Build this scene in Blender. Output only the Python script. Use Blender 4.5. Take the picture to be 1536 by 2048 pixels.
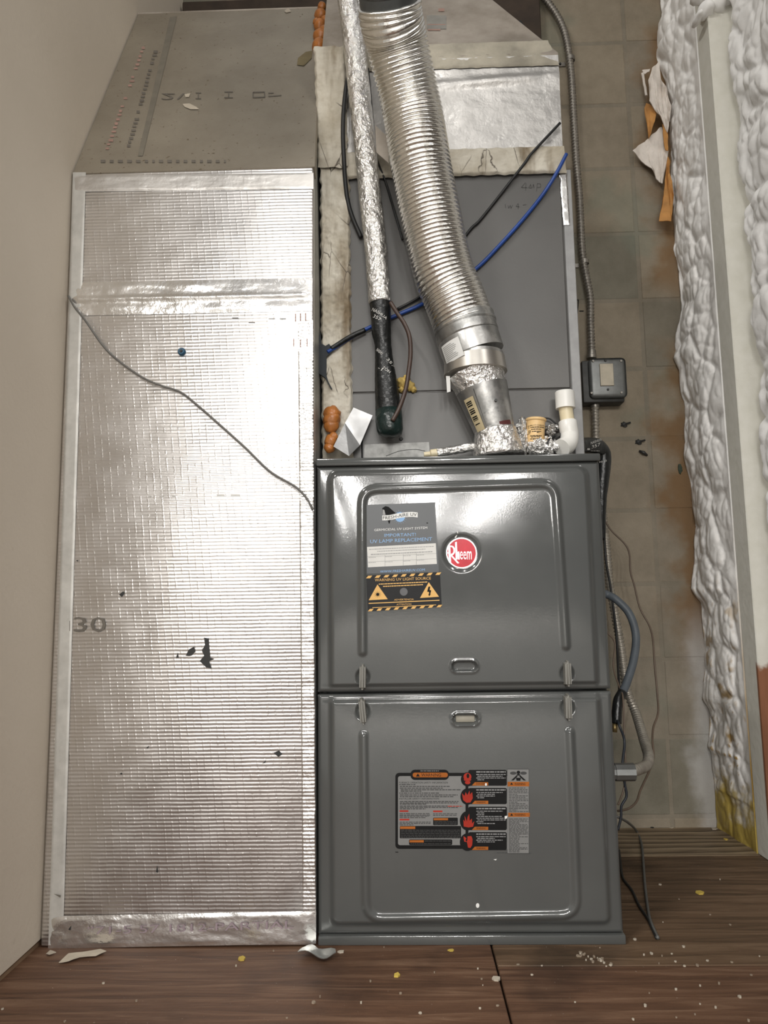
import bpy, bmesh, math, random
import numpy as np
from mathutils import Vector, Matrix, noise
random.seed(7)
for o in list(bpy.data.objects): bpy.data.objects.remove(o)
S = bpy.context.scene
COL = S.collection
# ------------------------------------------------------------------ camera
CAM = np.array([.1611, -1.3915, .5801]); YAW, PITCH, ROLL, FPX = -.02471, .12882, -.01431, 1495.8
def _axes():
    cy, sy, cp, sp, cr, sr = math.cos(YAW), math.sin(YAW), math.cos(PITCH), math.sin(PITCH), math.cos(ROLL), math.sin(ROLL)
    f = np.array([sy*cp, cy*cp, sp]); r = np.array([cy, -sy, 0.]); u = np.cross(r, f)
    return cr*r+sr*u, -sr*r+cr*u, f
AX_R, AX_U, AX_F = _axes()
cam = bpy.data.objects.new('camera', bpy.data.cameras.new('camera')); COL.objects.link(cam)
cam.matrix_world = Matrix(((AX_R[0], AX_U[0], -AX_F[0], CAM[0]), (AX_R[1], AX_U[1], -AX_F[1], CAM[1]), (AX_R[2], AX_U[2], -AX_F[2], CAM[2]), (0, 0, 0, 1)))
cam.data.sensor_fit = 'VERTICAL'; cam.data.sensor_height = 36; cam.data.lens = FPX/2048*36; cam.data.clip_start = .02
S.camera = cam
# ------------------------------------------------------------------ light
W = bpy.data.worlds.new('shop_ambient'); S.world = W; W.use_nodes = True
W.node_tree.nodes['Background'].inputs[0].default_value = (1.0, .975, .94, 1); W.node_tree.nodes['Background'].inputs[1].default_value = .42
def tube_or_fill_light(x, y, z, length, power, width=.16):
    L = bpy.data.lights.new('tube_or_fill', 'AREA'); L.shape = 'RECTANGLE'; L.size = width; L.size_y = length; L.energy = power; L.color = (1, .975, .935)
    o = bpy.data.objects.new('tube_or_fill', L); COL.objects.link(o); o.location = (x, y, z)
for x in (-1.6, -.55, .42, 1.32): tube_or_fill_light(x, -9.0, 2.62, 6.0, 440, .14)
for x, e in ((-1.7, 135), (.2, 22), (2.1, 85)): tube_or_fill_light(x, -2.4, 3.6, 1.3, e)  # nearer lamps added as fill to brighten the side walls
S.view_settings.view_transform = 'Standard'; S.view_settings.look = 'None'; S.view_settings.gamma = 1; S.view_settings.use_curve_mapping = False
S.view_settings.exposure = -.25
# ------------------------------------------------------------------ projection helpers (pixel of the 1536x2048 photo -> point on a real plane)
def ray(px, py):
    return AX_F + (px-768)/FPX*AX_R - (py-1024)/FPX*AX_U
def at(px, py, Y=None, X=None, Z=None, plane=None):
    d = ray(px, py)
    if plane is not None:
        p0, n = np.array(plane[0]), np.array(plane[1]); t = ((p0-CAM)@n)/(d@n)
    elif Y is not None: t = (Y-CAM[1])/d[1]
    elif X is not None: t = (X-CAM[0])/d[0]
    else: t = (Z-CAM[2])/d[2]
    return Vector(CAM+t*d)
# ------------------------------------------------------------------ materials
def srgb(r, g, b): 
    f = lambda c: (c/255/12.92 if c/255 <= .04045 else ((c/255+.055)/1.055)**2.4)
    return (f(r), f(g), f(b), 1)
class NT:
    def __init__(s, name):
        s.m = bpy.data.materials.new(name); s.m.use_nodes = True; s.t = s.m.node_tree; s.b = s.t.nodes['Principled BSDF']; s._c = None
    def n(s, t, **k):
        nd = s.t.nodes.new(t)
        for a, v in k.items():
            if a.startswith('i_'):
                key = a[2:]; key = int(key) if key.isdigit() else key.replace('_', ' ')
                nd.inputs[key].default_value = v
            else: setattr(nd, a, v)
        return nd
    def l(s, a, b): s.t.links.new(a, b); return s
    def co(s, scale=(1, 1, 1), rot=(0, 0, 0), space='Object'):
        tc = s.n('ShaderNodeTexCoord'); mp = s.n('ShaderNodeMapping'); mp.inputs['Scale'].default_value = scale; mp.inputs['Rotation'].default_value = rot
        s.l(tc.outputs[space], mp.inputs[0]); return mp.outputs[0]
    def noise(s, scale, detail=3, rough=.55, vec=None, dist=0):
        n = s.n('ShaderNodeTexNoise', i_Scale=scale, i_Detail=detail, i_Roughness=rough, i_Distortion=dist); s.l(vec if vec else s.co(), n.inputs['Vector']); return n.outputs[0]
    def ramp(s, fac, stops, interp='LINEAR'):
        r = s.n('ShaderNodeValToRGB'); r.color_ramp.interpolation = interp; e = r.color_ramp.elements
        while len(e) < len(stops): e.new(.5)
        for i, (p, c) in enumerate(stops): e[i].position = p; e[i].color = c if len(c) == 4 else (*c, 1)
        s.l(fac, r.inputs[0]); return r.outputs[0]
    def mix(s, fac, a, b, mode='MIX'):
        m = s.n('ShaderNodeMix', data_type='RGBA', blend_type=mode)
        for v, i in ((fac, 0), (a, 6), (b, 7)):
            if hasattr(v, 'is_linked') or hasattr(v, 'links'): s.l(v, m.inputs[i])
            else: m.inputs[i].default_value = v
        return m.outputs[2]
    def math(s, op, a, b=None, c=None, clamp=False):
        m = s.n('ShaderNodeMath', operation=op, use_clamp=clamp)
        for v, i in ((a, 0), (b, 1), (c, 2)):
            if v is None: continue
            if hasattr(v, 'links'): s.l(v, m.inputs[i])
            else: m.inputs[i].default_value = v
        return m.outputs[0]
    def sep(s, vec=None):
        x = s.n('ShaderNodeSeparateXYZ'); s.l(vec if vec else s.co(), x.inputs[0]); return x.outputs
    def step(s, v, lo, hi):
        m = s.n('ShaderNodeMapRange', interpolation_type='SMOOTHSTEP'); s.l(v, m.inputs[0]); m.inputs[1].default_value = lo; m.inputs[2].default_value = hi; return m.outputs[0]
    def col(s, c):
        if hasattr(c, 'links'): s.l(c, s.b.inputs['Base Color'])
        else: s.b.inputs['Base Color'].default_value = c
        return s
    def bump(s, h, dist, strength=1):
        b = s.n('ShaderNodeBump', i_Strength=strength, i_Distance=dist); s.l(h, b.inputs['Height'])
        if s._c: s.l(s._c, b.inputs['Normal'])
        s._c = b.outputs[0]; s.l(s._c, s.b.inputs['Normal']); return s
    def set(s, rough=.5, metal=0., spec=.5, coat=0):
        for k, v in (('Roughness', rough), ('Metallic', metal), ('Specular IOR Level', spec), ('Coat Weight', coat)):
            if hasattr(v, 'links'): s.l(v, s.b.inputs[k])
            else: s.b.inputs[k].default_value = v
        return s
MC = {}
def simple(name, c, rough=.5, metal=0., var=.12, scale=40, bump=0., bscale=120, spec=.5):
    if name in MC: return MC[name]
    m = NT(name); c = tuple(c[:3]); n = m.noise(scale, 4)
    lo = tuple(v*(1-var) for v in c); hi = tuple(min(1, v*(1+var)) for v in c)
    m.col(m.ramp(n, [(.3, lo), (.7, hi)])).set(rough, metal, spec)
    if bump: m.bump(m.noise(bscale, 3), bump)
    MC[name] = m.m; return m.m
# painted furnace steel
m = NT('grey_enamel'); n = m.noise(7, 3); n2 = m.noise(260, 2)
m.col(m.ramp(n, [(.3, (.074, .077, .075)), (.7, (.084, .087, .084))])).set(m.ramp(m.noise(25, 4), [(.3, (.10,)*3), (.7, (.14,)*3)]), 0, .7).bump(n2, .00005); ENAMEL = m.m
m = NT('coil_enamel'); m.col(m.ramp(m.noise(5, 4), [(.3, (.095, .092, .088)), (.7, (.115, .111, .105))])).set(.4, 0, .5).bump(m.noise(200, 2), .0001); COILM = m.m
def foil(name, base, rough=.28, ridges=True, crumple=.0012, cs=60, tint=None, rperiod=.0066, string=1.):
    m = NT(name); co = m.co(); x, y, z = m.sep(co)
    c1 = m.noise(3.2, 3); c2 = m.noise(22, 4)
    col = m.ramp(c1, [(.3, tuple(v*.9 for v in base)), (.7, tuple(min(1, v*1.08) for v in base))])
    if tint: col = m.mix(m.step(m.noise(4.5, 2), .48, .62), col, (*tint, 1))
    m.col(col).set(m.ramp(c2, [(.3, (rough*.85,)*3), (.7, (rough*1.25,)*3)]), .92)
    if ridges:
        w = m.n('ShaderNodeTexWave', wave_type='BANDS', bands_direction='Z', wave_profile='SIN', i_Scale=1/rperiod/20*2*math.pi/1.0 if False else .314/rperiod, i_Distortion=.8, i_Detail=2, i_Detail_Scale=.6); m.l(co, w.inputs[0])
        m.bump(w.outputs[0], .00042, 1)
        v = m.n('ShaderNodeTexWave', wave_type='BANDS', bands_direction='X', wave_profile='SIN', i_Scale=.314/.0135, i_Distortion=1.2, i_Detail=2, i_Detail_Scale=.25); m.l(m.co(rot=(0, .10, 0)), v.inputs[0])
        hv = m.math('MULTIPLY', m.step(v.outputs[0], .8, 1.0), m.step(m.noise(140, 1), .38, .6))
        m.bump(hv, .0002*string, 1)
    m.bump(m.noise(cs, 4, .6), crumple); m.bump(m.noise(7, 2), .004)
    return m.m
FOIL = foil('foil_scrim', (.72, .70, .685), .36, crumple=.0003)
FOIL_TAPE = foil('foil_tape', (.80, .785, .765), .24, ridges=False, crumple=.0016, cs=45)
FOIL_CRUMPLE = foil('foil_crumpled', (.88, .87, .85), .17, ridges=False, crumple=.010, cs=70)
FOIL_PLENUM = foil('foil_plenum', (.50, .485, .465), .42, ridges=False, crumple=.003, cs=22)
# fibre-faced duct board (slope): dull grey metallised facing with dirt
m = NT('dull_facing'); c = m.ramp(m.noise(6, 5, .6), [(.3, (.27, .235, .185)), (.7, (.37, .33, .265))]); sp = m.step(m.noise(120, 2), .66, .75)
m.col(m.mix(sp, c, (.16, .12, .08, 1))).set(.42, .55).bump(m.noise(18, 4), .002).bump(m.noise(400, 2), .0002); DULL = m.m
m = NT('board_facing'); c = m.ramp(m.noise(9, 5, .65), [(.3, (.24, .205, .165)), (.7, (.42, .375, .325))])
m.col(c).set(.6, .2).bump(m.noise(40, 4), .001); BOARD = m.m
m = NT('white_mastic'); c = m.ramp(m.noise(14, 5, .6), [(.35, (.46, .41, .32)), (.65, (.66, .62, .53))]); d = m.step(m.noise(9, 4, .6, m.co((1.6, 1, .3))), .50, .72)
vc = m.n('ShaderNodeTexVoronoi', feature='DISTANCE_TO_EDGE', i_Scale=22); m.l(m.co((1, 1, .35)), vc.inputs['Vector']); crack = m.math('MULTIPLY', m.step(vc.outputs[0], .02, .0), m.step(m.noise(9, 2), .5, .62))
m.col(m.mix(crack, m.mix(d, c, (.20, .15, .09, 1)), (.10, .08, .06, 1))).set(.75).bump(m.noise(60, 4), .002); MASTIC = m.m
m = NT('drywall_paint'); c = m.ramp(m.noise(2.2, 3), [(.3, (.575, .505, .415)), (.7, (.625, .555, .46))]); sm = m.step(m.noise(9, 4, .6), .68, .8)
m.col(m.mix(m.math('MULTIPLY', sm, .45), c, (.22, .17, .11, 1))).set(.8).bump(m.noise(90, 3), .0006); DRY = m.m
# concrete block: random tone per block, rust-brown seepage beside the foam, white overspray near the floor
m = NT('concrete_block'); geo = m.n('ShaderNodeNewGeometry'); oi = m.n('ShaderNodeObjectInfo'); wx, wy, wz = m.sep(geo.outputs['Position'])
base = m.ramp(m.noise(11, 5, .65, geo.outputs['Position']), [(.25, (.19, .165, .128)), (.75, (.29, .255, .205))])
tone = m.ramp(oi.outputs['Random'], [(0, (.78, .82, .80)), (.5, (1, .98, .95)), (1, (1.12, 1.08, 1.0))])
base = m.mix(1., base, tone, 'MULTIPLY')
grn = m.math('MULTIPLY', m.step(m.noise(5, 3, .5, geo.outputs['Position']), .55, .7), .35); base = m.mix(grn, base, (.16, .19, .15, 1))
st = m.math('ADD', wx, m.math('MULTIPLY', m.math('SUBTRACT', m.noise(6, 4, .6, geo.outputs['Position']), .5), .30)); st = m.math('MULTIPLY', m.step(st, .86, .945), m.step(wz, .35, .6)); st = m.math('MULTIPLY', st, m.step(m.noise(3.5, 2, .5, geo.outputs['Position']), .30, .50))
base = m.mix(m.math('MULTIPLY', st, .85), base, (.185, .105, .045, 1))
ov = m.math('MULTIPLY', m.step(m.math('ADD', wx, m.math('MULTIPLY', m.noise(9, 4, .6, geo.outputs['Position']), .12)), .96, 1.02), m.step(wz, .62, .42)); base = m.mix(m.math('MULTIPLY', ov, .6), base, (.52, .51, .50, 1))
m.col(base).set(.9, 0, .3).bump(m.noise(230, 4, .7, geo.outputs['Position']), .0012).bump(m.noise(30, 3, .5, geo.outputs['Position']), .002); BLOCK = m.m
MORTAR = simple('mortar', (.235, .208, .165), .95, bump=.001)
def ply(name, a, b, c, sx=1., lines=.6):
    m = NT(name); v = m.co((3.2*sx, 42*sx, 8)); oi = m.n('ShaderNodeObjectInfo')
    w0 = m.n('ShaderNodeTexNoise', i_Scale=1.0, i_Detail=5, i_Roughness=.62, i_Distortion=1.6); m.l(v, w0.inputs['Vector'])
    wv = m.n('ShaderNodeTexWave', wave_type='BANDS', bands_direction='Y', wave_profile='SAW', i_Scale=7*sx, i_Distortion=9, i_Detail=3, i_Detail_Scale=.55); m.l(m.co((.35, 1, 1)), wv.inputs[0])
    w = m.n('ShaderNodeMix', data_type='FLOAT'); w.inputs[0].default_value = .38*lines; m.l(w0.outputs[0], w.inputs[2]); m.l(wv.outputs[1], w.inputs[3])
    g = m.ramp(w.outputs[0], [(.28, a), (.5, b), (.72, c)]); st = m.step(m.noise(3.5, 4, .6), .5, .72)
    g = m.mix(m.math('MULTIPLY', st, .6), g, tuple(k*.45 for k in a)+(1,))
    sp = m.step(m.noise(170, 2), .72, .78); g = m.mix(m.math('MULTIPLY', sp, .5), g, (.45, .40, .33, 1))
    m.col(g).set(.62, 0, .4).bump(w.outputs[0], .0012).bump(m.noise(150, 3), .0004); return m.m
PLY_A = ply('plywood_red', (.048, .022, .011), (.105, .052, .028), (.175, .102, .062), 1., .35)
PLY_B = ply('plywood_brown', (.048, .028, .013), (.105, .062, .034), (.170, .110, .066), 1., .4)
PLY_C = ply('plywood_grey', (.075, .052, .030), (.20, .145, .090), (.31, .24, .155), 1.3, 1.2)
SUB = simple('subfloor', (.02, .015, .01), .9)
m = NT('spray_foam'); geo = m.n('ShaderNodeNewGeometry'); wx, wy, wz = m.sep(); pn = m.noise(16, 4, .6)
low = m.step(m.math('ADD', wz, m.math('MULTIPLY', m.math('SUBTRACT', pn, .5), .35)), .16, .05)
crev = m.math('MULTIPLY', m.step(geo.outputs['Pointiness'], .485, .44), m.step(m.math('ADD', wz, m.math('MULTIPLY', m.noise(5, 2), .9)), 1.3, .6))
pat = m.math('MULTIPLY', m.step(m.noise(11, 3, .5), .60, .68), m.step(wz, 1.0, .15))
c = m.ramp(m.noise(9, 3), [(.3, (.82, .80, .77)), (.7, (.88, .865, .84))])
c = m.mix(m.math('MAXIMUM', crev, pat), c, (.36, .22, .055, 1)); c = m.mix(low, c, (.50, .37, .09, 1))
m.col(c).set(.62, 0, .4).bump(m.noise(90, 3), .0008); FOAM = m.m
m = NT('bay_foam'); m.col(m.ramp(m.noise(8, 3), [(.3, (.84, .83, .81)), (.7, (.89, .88, .86))])).set(.62, 0, .4).bump(m.noise(80, 3), .0008); FOAM2 = m.m
# stud: white overspray above, bare reddish wood below
m = NT('oversprayed_stud'); wx, wy, wz = m.sep(); nz = m.noise(12, 4, .6); g = m.noise(1, 5, .6, m.co((30, 30, 2.5)))
wood = m.ramp(g, [(.3, (.16, .060, .026)), (.7, (.30, .125, .060))]); white = m.ramp(m.noise(30, 3), [(.3, (.66, .645, .57)), (.7, (.72, .705, .64))])
near = m.step(m.math('SUBTRACT', m.math('MULTIPLY', m.math('SUBTRACT', nz, .5), .004), wy), -.408, -.402)
msk = m.math('MULTIPLY', m.step(m.math('ADD', wz, m.math('MULTIPLY', m.math('SUBTRACT', nz, .5), .22)), .47, .43), near)
m.col(m.mix(msk, white, wood)).set(.7).bump(m.noise(60, 4), .001); STUD = m.m
m = NT('galvanized'); v = m.n('ShaderNodeTexVoronoi', i_Scale=70); m.l(m.co(), v.inputs['Vector']); c = m.mix(m.step(m.noise(16, 4, .7), .45, .62), (.30, .30, .29, 1), (.58, .57, .55, 1))
c = m.mix(m.math('MULTIPLY', v.outputs['Distance'], .5), c, (.45, .45, .44, 1)); m.col(c).set(m.ramp(m.noise(40, 3), [(.3, (.30,)*3), (.7, (.46,)*3)]), .85).bump(m.noise(50, 3), .0006); GALV = m.m
m = NT('flex_aluminium'); m.col(m.ramp(m.noise(20, 3), [(.3, (.86, .84, .79)), (.7, (.95, .93, .89))])).set(.27, 1.0).bump(m.noise(110, 3), .0010); FLEXM = m.m
CONDM = simple('conduit_steel', (.30, .28, .25), .42, .8, .2, 60)
CONDL = simple('conduit_grey_lower', (.40, .37, .32), .45, .7, .2, 60)
BOXM = simple('box_steel', (.20, .205, .20), .45, .75, .18, 30); DARKM = simple('dark_steel', (.05, .05, .048), .5, .6, .2)
BLACK = simple('black_rubber', (.012, .012, .012), .5); TAPE = simple('black_tape', (.009, .010, .010), .32, 0, .3, 60, .0015, 90)
TAPEG = simple('dark_green_tape', (.010, .022, .020), .28, 0, .3, 40, .003, 50)
BLUE = simple('blue_cable', (.012, .055, .26), .4); WHITE = simple('print_white', (.74, .74, .72), .55, var=.04); OFFW = simple('print_offwhite', (.66, .65, .62), .55, var=.04)
PVC = simple('white_pvc', (.78, .77, .73), .35, var=.05, scale=18); PVC_Y = simple('aged_pvc', (.72, .63, .43), .4, var=.06, scale=18); CREAM = simple('cream_plastic', (.78, .53, .25), .45, var=.06)
ORANGE = simple('orange_foam', (.43, .155, .035), .33, 0, .22, 30, .0015, 60); YFOAM = simple('yellow_foam', (.56, .40, .12), .8, 0, .25, 60, .003, 90)
BROWN = simple('brown_tube', (.055, .032, .024), .4); GHOSE = simple('grey_hose', (.085, .10, .115), .5); GWIRE = simple('grey_wire', (.10, .10, .095), .5); BWIRE = simple('brown_wire', (.12, .085, .06), .5)
STK = simple('sticker_charcoal', (.050, .055, .060), .38, var=.1, scale=10); STK2 = simple('sticker_black', (.018, .018, .019), .5, var=.1, spec=.2); LBLUE = simple('print_blue', (.22, .40, .66), .5, var=.08)
AMBER = simple('print_amber', (.72, .42, .12), .5, var=.05); RED = simple('badge_red', (.42, .012, .025), .25, .2, .2, 30); PRED = simple('print_red', (.34, .030, .018), .6, spec=.15); PORG = simple('print_orange', (.33, .10, .018), .6, spec=.15)
PGREY = simple('print_grey', (.30, .30, .295), .5, var=.06); PBLACK = simple('print_black', (.008, .008, .008), .6, spec=.15); SILVER = simple('bright_metal', (.80, .79, .77), .22, .9, .05); BEIGE = simple('beige_plate', (.50, .46, .36), .5)
LATCH = simple('latch_grey', (.19, .185, .165), .5, var=.06); FOILDK = simple('foil_nick', (.36, .35, .33), .4, .6); FAINT = simple('faded_print', (.13, .115, .095), .6); FRED = simple('faded_red_print', (.34, .21, .17), .6); FPURP = simple('faded_purple_print', (.36, .29, .32), .45, .5)
PEEL = simple('peeled_facing', (.72, .66, .60), .7, 0, .12, 25, .003, 60); PEELO = simple('orange_backing', (.46, .22, .06), .75, 0, .2, 30, .001, 90); PAPER = simple('paper_scrap', (.50, .44, .35), .8); CHIP = simple('plaster', (.42, .37, .30), .9); CHIPD = simple('plaster_dull', (.24, .19, .14), .9); YCHIP = simple('yellow_chip', (.52, .38, .07), .8)
TAN = simple('tan_sill', (.22, .14, .08), .8); WOODD = simple('dark_wood', (.045, .030, .020), .8, var=.3, scale=20); BRASS = simple('brass', (.30, .22, .10), .4, .8)
# ------------------------------------------------------------------ mesh helpers
class MB:
    def __init__(s): s.v = []; s.f = []; s.mi = []; s.mats = []
    def mid(s, m):
        if m not in s.mats: s.mats.append(m)
        return s.mats.index(m)
    def add(s, vs, fs, m=None):
        o = len(s.v); s.v += [tuple(v) for v in vs]; k = s.mid(m) if m else 0
        for f in fs: s.f.append(tuple(i+o for i in f)); s.mi.append(k)
        return s
    def box(s, lo, hi, m=None):
        (a, b, c), (d, e, g) = lo, hi
        return s.add([(a, b, c), (d, b, c), (d, e, c), (a, e, c), (a, b, g), (d, b, g), (d, e, g), (a, e, g)], [(0, 3, 2, 1), (4, 5, 6, 7), (0, 1, 5, 4), (1, 2, 6, 5), (2, 3, 7, 6), (3, 0, 4, 7)], m)
    def rbox(s, lo, hi, r=.003, seg=2, m=None):
        bm = bmesh.new(); bmesh.ops.create_cube(bm, size=1)
        for v in bm.verts: v.co = Vector([(lo[i]+hi[i])/2+v.co[i]*(hi[i]-lo[i]) for i in range(3)])
        bmesh.ops.bevel(bm, geom=bm.edges[:], offset=r, segments=seg, affect='EDGES', profile=.5)
        return s.bm(bm, m)
    def bm(s, bm, m=None):
        bm.verts.index_update(); s.add([v.co for v in bm.verts], [[v.index for v in f.verts] for f in bm.faces], m); bm.free(); return s
    def prism(s, pts, d, m=None):
        pts = [Vector(p) for p in pts]; d = Vector(d); n = len(pts)
        nrm = Vector((0, 0, 0))
        for i in range(n): nrm += pts[i].cross(pts[(i+1) % n])
        if nrm.dot(d) > 0: pts = pts[::-1]
        return s.add(pts+[p+d for p in pts], [tuple(range(n)), tuple(range(2*n-1, n-1, -1))]+[(i, i+n, (i+1) % n+n, (i+1) % n) for i in range(n)][::1], m)
    def tube(s, pts, rad, seg=10, m=None, cap=True, warp=None):
        pts = [Vector(p) for p in pts]; n = len(pts); o = []; t0 = None; nx = None
        for i, p in enumerate(pts):
            t = (pts[min(i+1, n-1)]-pts[max(i-1, 0)]).normalized()
            if nx is None: nx = t.orthogonal().normalized() if abs(t.x) > .9 else (Vector((1, 0, 0))-t*t.x).normalized()
            else: nx = (nx-t*nx.dot(t)).normalized()
            b = t.cross(nx); r = rad[i] if hasattr(rad, '__len__') else rad
            for k in range(seg):
                a = 2*math.pi*k/seg; rr = r*(warp(i, a) if warp else 1)
                o.append(p+(nx*math.cos(a)+b*math.sin(a))*rr)
        f = [(i*seg+k, i*seg+(k+1) % seg, (i+1)*seg+(k+1) % seg, (i+1)*seg+k) for i in range(n-1) for k in range(seg)]
        if cap: f += [tuple(range(seg-1, -1, -1)), tuple(range((n-1)*seg, n*seg))]
        return s.add(o, f, m)
    def grid(s, P, m=None):
        nu, nv = len(P), len(P[0])
        return s.add([p for r in P for p in r], [(i*nv+j, (i+1)*nv+j, (i+1)*nv+j+1, i*nv+j+1) for i in range(nu-1) for j in range(nv-1)], m)
    def blob(s, c, r, m=None, amp=.2, fs=1., sub=3, seed=0):
        bm = bmesh.new(); bmesh.ops.create_icosphere(bm, subdivisions=sub, radius=1); r = (r,)*3 if not hasattr(r, '__len__') else r
        for v in bm.verts:
            k = 1+amp*noise.noise(v.co*1.7*fs+Vector((seed*7.1, seed*3.3, 1)))+amp*.5*noise.noise(v.co*4*fs+Vector((seed, 5, seed*2.)))
            v.co = Vector([c[i]+v.co[i]*r[i]*k for i in range(3)])
        return s.bm(bm, m)
    def build(s, name, mat=None, parent=None, smooth=None):
        me = bpy.data.meshes.new(name); me.from_pydata(s.v, [], s.f)
        for mt in (s.mats or [mat]): me.materials.append(mt)
        if len(s.mats) > 1: me.polygons.foreach_set('material_index', s.mi)
        me.validate(); me.update()
        bm = bmesh.new(); bm.from_mesh(me); bmesh.ops.recalc_face_normals(bm, faces=bm.faces[:]) if smooth != 'keep' else None; bm.to_mesh(me); bm.free()
        if smooth is True or smooth == 'keep': me.polygons.foreach_set('use_smooth', [True]*len(me.polygons))
        elif smooth: me.polygons.foreach_set('use_smooth', [True]*len(me.polygons)); me.set_sharp_from_angle(angle=math.radians(smooth))
        o = bpy.data.objects.new(name, me); COL.objects.link(o)
        if parent: adopt(o, parent)
        return o
def adopt(o, parent):
    o.parent = parent
    if parent.type == 'EMPTY': o.matrix_parent_inverse = Matrix.Translation(-parent.location)
def tag(o, label=None, cat=None, group=None, kind=None):
    for k, v in (('label', label), ('category', cat), ('group', group), ('kind', kind)):
        if v: o[k] = v
    return o
def thing(name, label, cat, loc, group=None):
    o = bpy.data.objects.new(name, None); COL.objects.link(o); o.location = loc; o.empty_display_size = .05; return tag(o, label, cat, group)
def spline(pts, n=12):
    P = [Vector(p) for p in pts]; P = [P[0]*2-P[1]]+P+[P[-1]*2-P[-2]]; out = []
    for i in range(1, len(P)-2):
        a, b, c, d = P[i-1:i+3]
        for k in range(n):
            t = k/n; out.append(.5*((2*b)+(c-a)*t+(2*a-5*b+4*c-d)*t*t+(3*b-a-3*c+d)*t**3))
    out.append(P[-2]); return out
def resample(pts, step):
    L = [0]
    for a, b in zip(pts, pts[1:]): L.append(L[-1]+(b-a).length)
    n = max(2, int(L[-1]/step)); out = []; j = 0
    for i in range(n+1):
        t = L[-1]*i/n
        while j < len(L)-2 and L[j+1] < t: j += 1
        out.append(pts[j].lerp(pts[j+1], (t-L[j])/max(1e-9, L[j+1]-L[j])))
    return out
def pxpath(lst, n=10): return spline([at(p[0], p[1], Y=p[2]) for p in lst], n)
def wire(name, pts, r, mat, label, cat='wire', group=None, seg=8, parent=None):
    o = MB().tube(pts, r, seg).build(name, mat, parent, True)
    if label: tag(o, label, cat, group)
    return o
_tc = {}
def text2d(s):
    if s in _tc: return _tc[s]
    cu = bpy.data.curves.new('t', 'FONT'); cu.body = s; cu.resolution_u = 2; ob = bpy.data.objects.new('t', cu); COL.objects.link(ob)
    bpy.context.view_layer.update(); dg = bpy.context.evaluated_depsgraph_get(); me = ob.evaluated_get(dg).to_mesh()
    v = np.array([x.co[:2] for x in me.vertices]); f = [tuple(p.vertices) for p in me.polygons]; ob.evaluated_get(dg).to_mesh_clear()
    bpy.data.objects.remove(ob); bpy.data.curves.remove(cu); _tc[s] = (v, f); return _tc[s]
class Decal:      # flat print laid on a real surface; layout coordinates (u right, v down) -> photo pixel -> point on that surface
    def __init__(s, x0, y0, k, surf, slope=0.): s.mb = MB(); s.x0, s.y0, s.k, s.surf, s.sl, s.e = x0, y0, k, surf, slope, .00012
    def p(s, u, v, lay): return s.surf(s.x0+u*s.k, s.y0+v*s.k, lay*s.e)
    def quad(s, c, m, lay, nu=1, nv=1):
        P = [[s.p(*[(c[0][k]*(1-i/nu)+c[1][k]*i/nu)*(1-j/nv)+(c[3][k]*(1-i/nu)+c[2][k]*i/nu)*j/nv for k in (0, 1)], lay) for j in range(nv+1)] for i in range(nu+1)]
        s.mb.grid(P, m)
    def rect(s, x0, y0, x1, y1, m, lay=1, slope=None):
        sl = s.sl if slope is None else slope
        s.quad([(x0, y0), (x1, y0+sl*(x1-x0)), (x1, y1+sl*(x1-x0)), (x0, y1)], m, lay, max(1, int(abs(x1-x0)*s.k/14)), max(1, int(abs(y1-y0)*s.k/14)))
    def poly(s, pts, m, lay=1): s.mb.add([s.p(u, v, lay) for u, v in pts], [tuple(range(len(pts)))], m)
    def disc(s, cx, cy, rx, m, lay=1, ry=None, n=28): s.poly([(cx+rx*math.cos(2*math.pi*i/n), cy+(ry or rx)*math.sin(2*math.pi*i/n)) for i in range(n)], m, lay)
    def rrect(s, x0, y0, x1, y1, r, m, lay=1):
        s.rect(x0+r, y0, x1-r, y1, m, lay, 0); s.rect(x0, y0+r, x0+r, y1-r, m, lay, 0); s.rect(x1-r, y0+r, x1, y1-r, m, lay, 0)
        for cx, cy, a0 in ((x1-r, y1-r, 0), (x0+r, y1-r, 90), (x0+r, y0+r, 180), (x1-r, y0+r, 270)): s.poly([(cx, cy)]+[(cx+r*math.cos(math.radians(a0+t*18)), cy+r*math.sin(math.radians(a0+t*18))) for t in range(6)], m, lay)
    def text(s, t, x0, y0, x1, y1, m, lay=2, slope=None, flipx=False, flipy=False):
        v, f = text2d(t); lo, hi = v.min(0), v.max(0); q = (v-lo)/(hi-lo); sl = s.sl if slope is None else slope
        if flipx: q[:, 0] = 1-q[:, 0]
        if flipy: q[:, 1] = 1-q[:, 1]
        s.mb.add([s.p(x0+a*(x1-x0), y1-b*(y1-y0)+sl*a*(x1-x0), lay) for a, b in q], f, m)
    def words(s, x0, y0, x1, h, m, lay=2, gap=6, w=(14, 46)):
        x = x0
        while x < x1-5:
            e = min(x1, x+random.uniform(*w)); s.rect(x, y0+s.sl*(x-x0), e, y0+h+s.sl*(x-x0), m, lay); x = e+gap
    def build(s, name, parent=None):
        o = s.mb.build(name, None, parent)
        if parent is not None and 'sticker' not in name: o['kind'] = 'stuff'
        return o
    def split(s, name, parent):
        o = s.mb; k = 0
        for f, mi in zip(o.f, o.mi): MB().add([o.v[i] for i in f], [tuple(range(len(f)))], o.mats[mi]).build(name, None, parent)
def fbm(v, o=4): return noise.fractal(v, 1.0, 2.0, o)
PEN = simple('pencil', (.055, .053, .05), .6)
def stroke(D, pts, w=3.2, m=PEN):
    for (a, b), (c, d) in zip(pts, pts[1:]):
        L = math.hypot(c-a, d-b) or 1; nx, ny = -(d-b)/L*w/2, (c-a)/L*w/2; D.poly([(a+nx, b+ny), (c+nx, d+ny), (c-nx, d-ny), (a-nx, b-ny)], m, 1)
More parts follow.
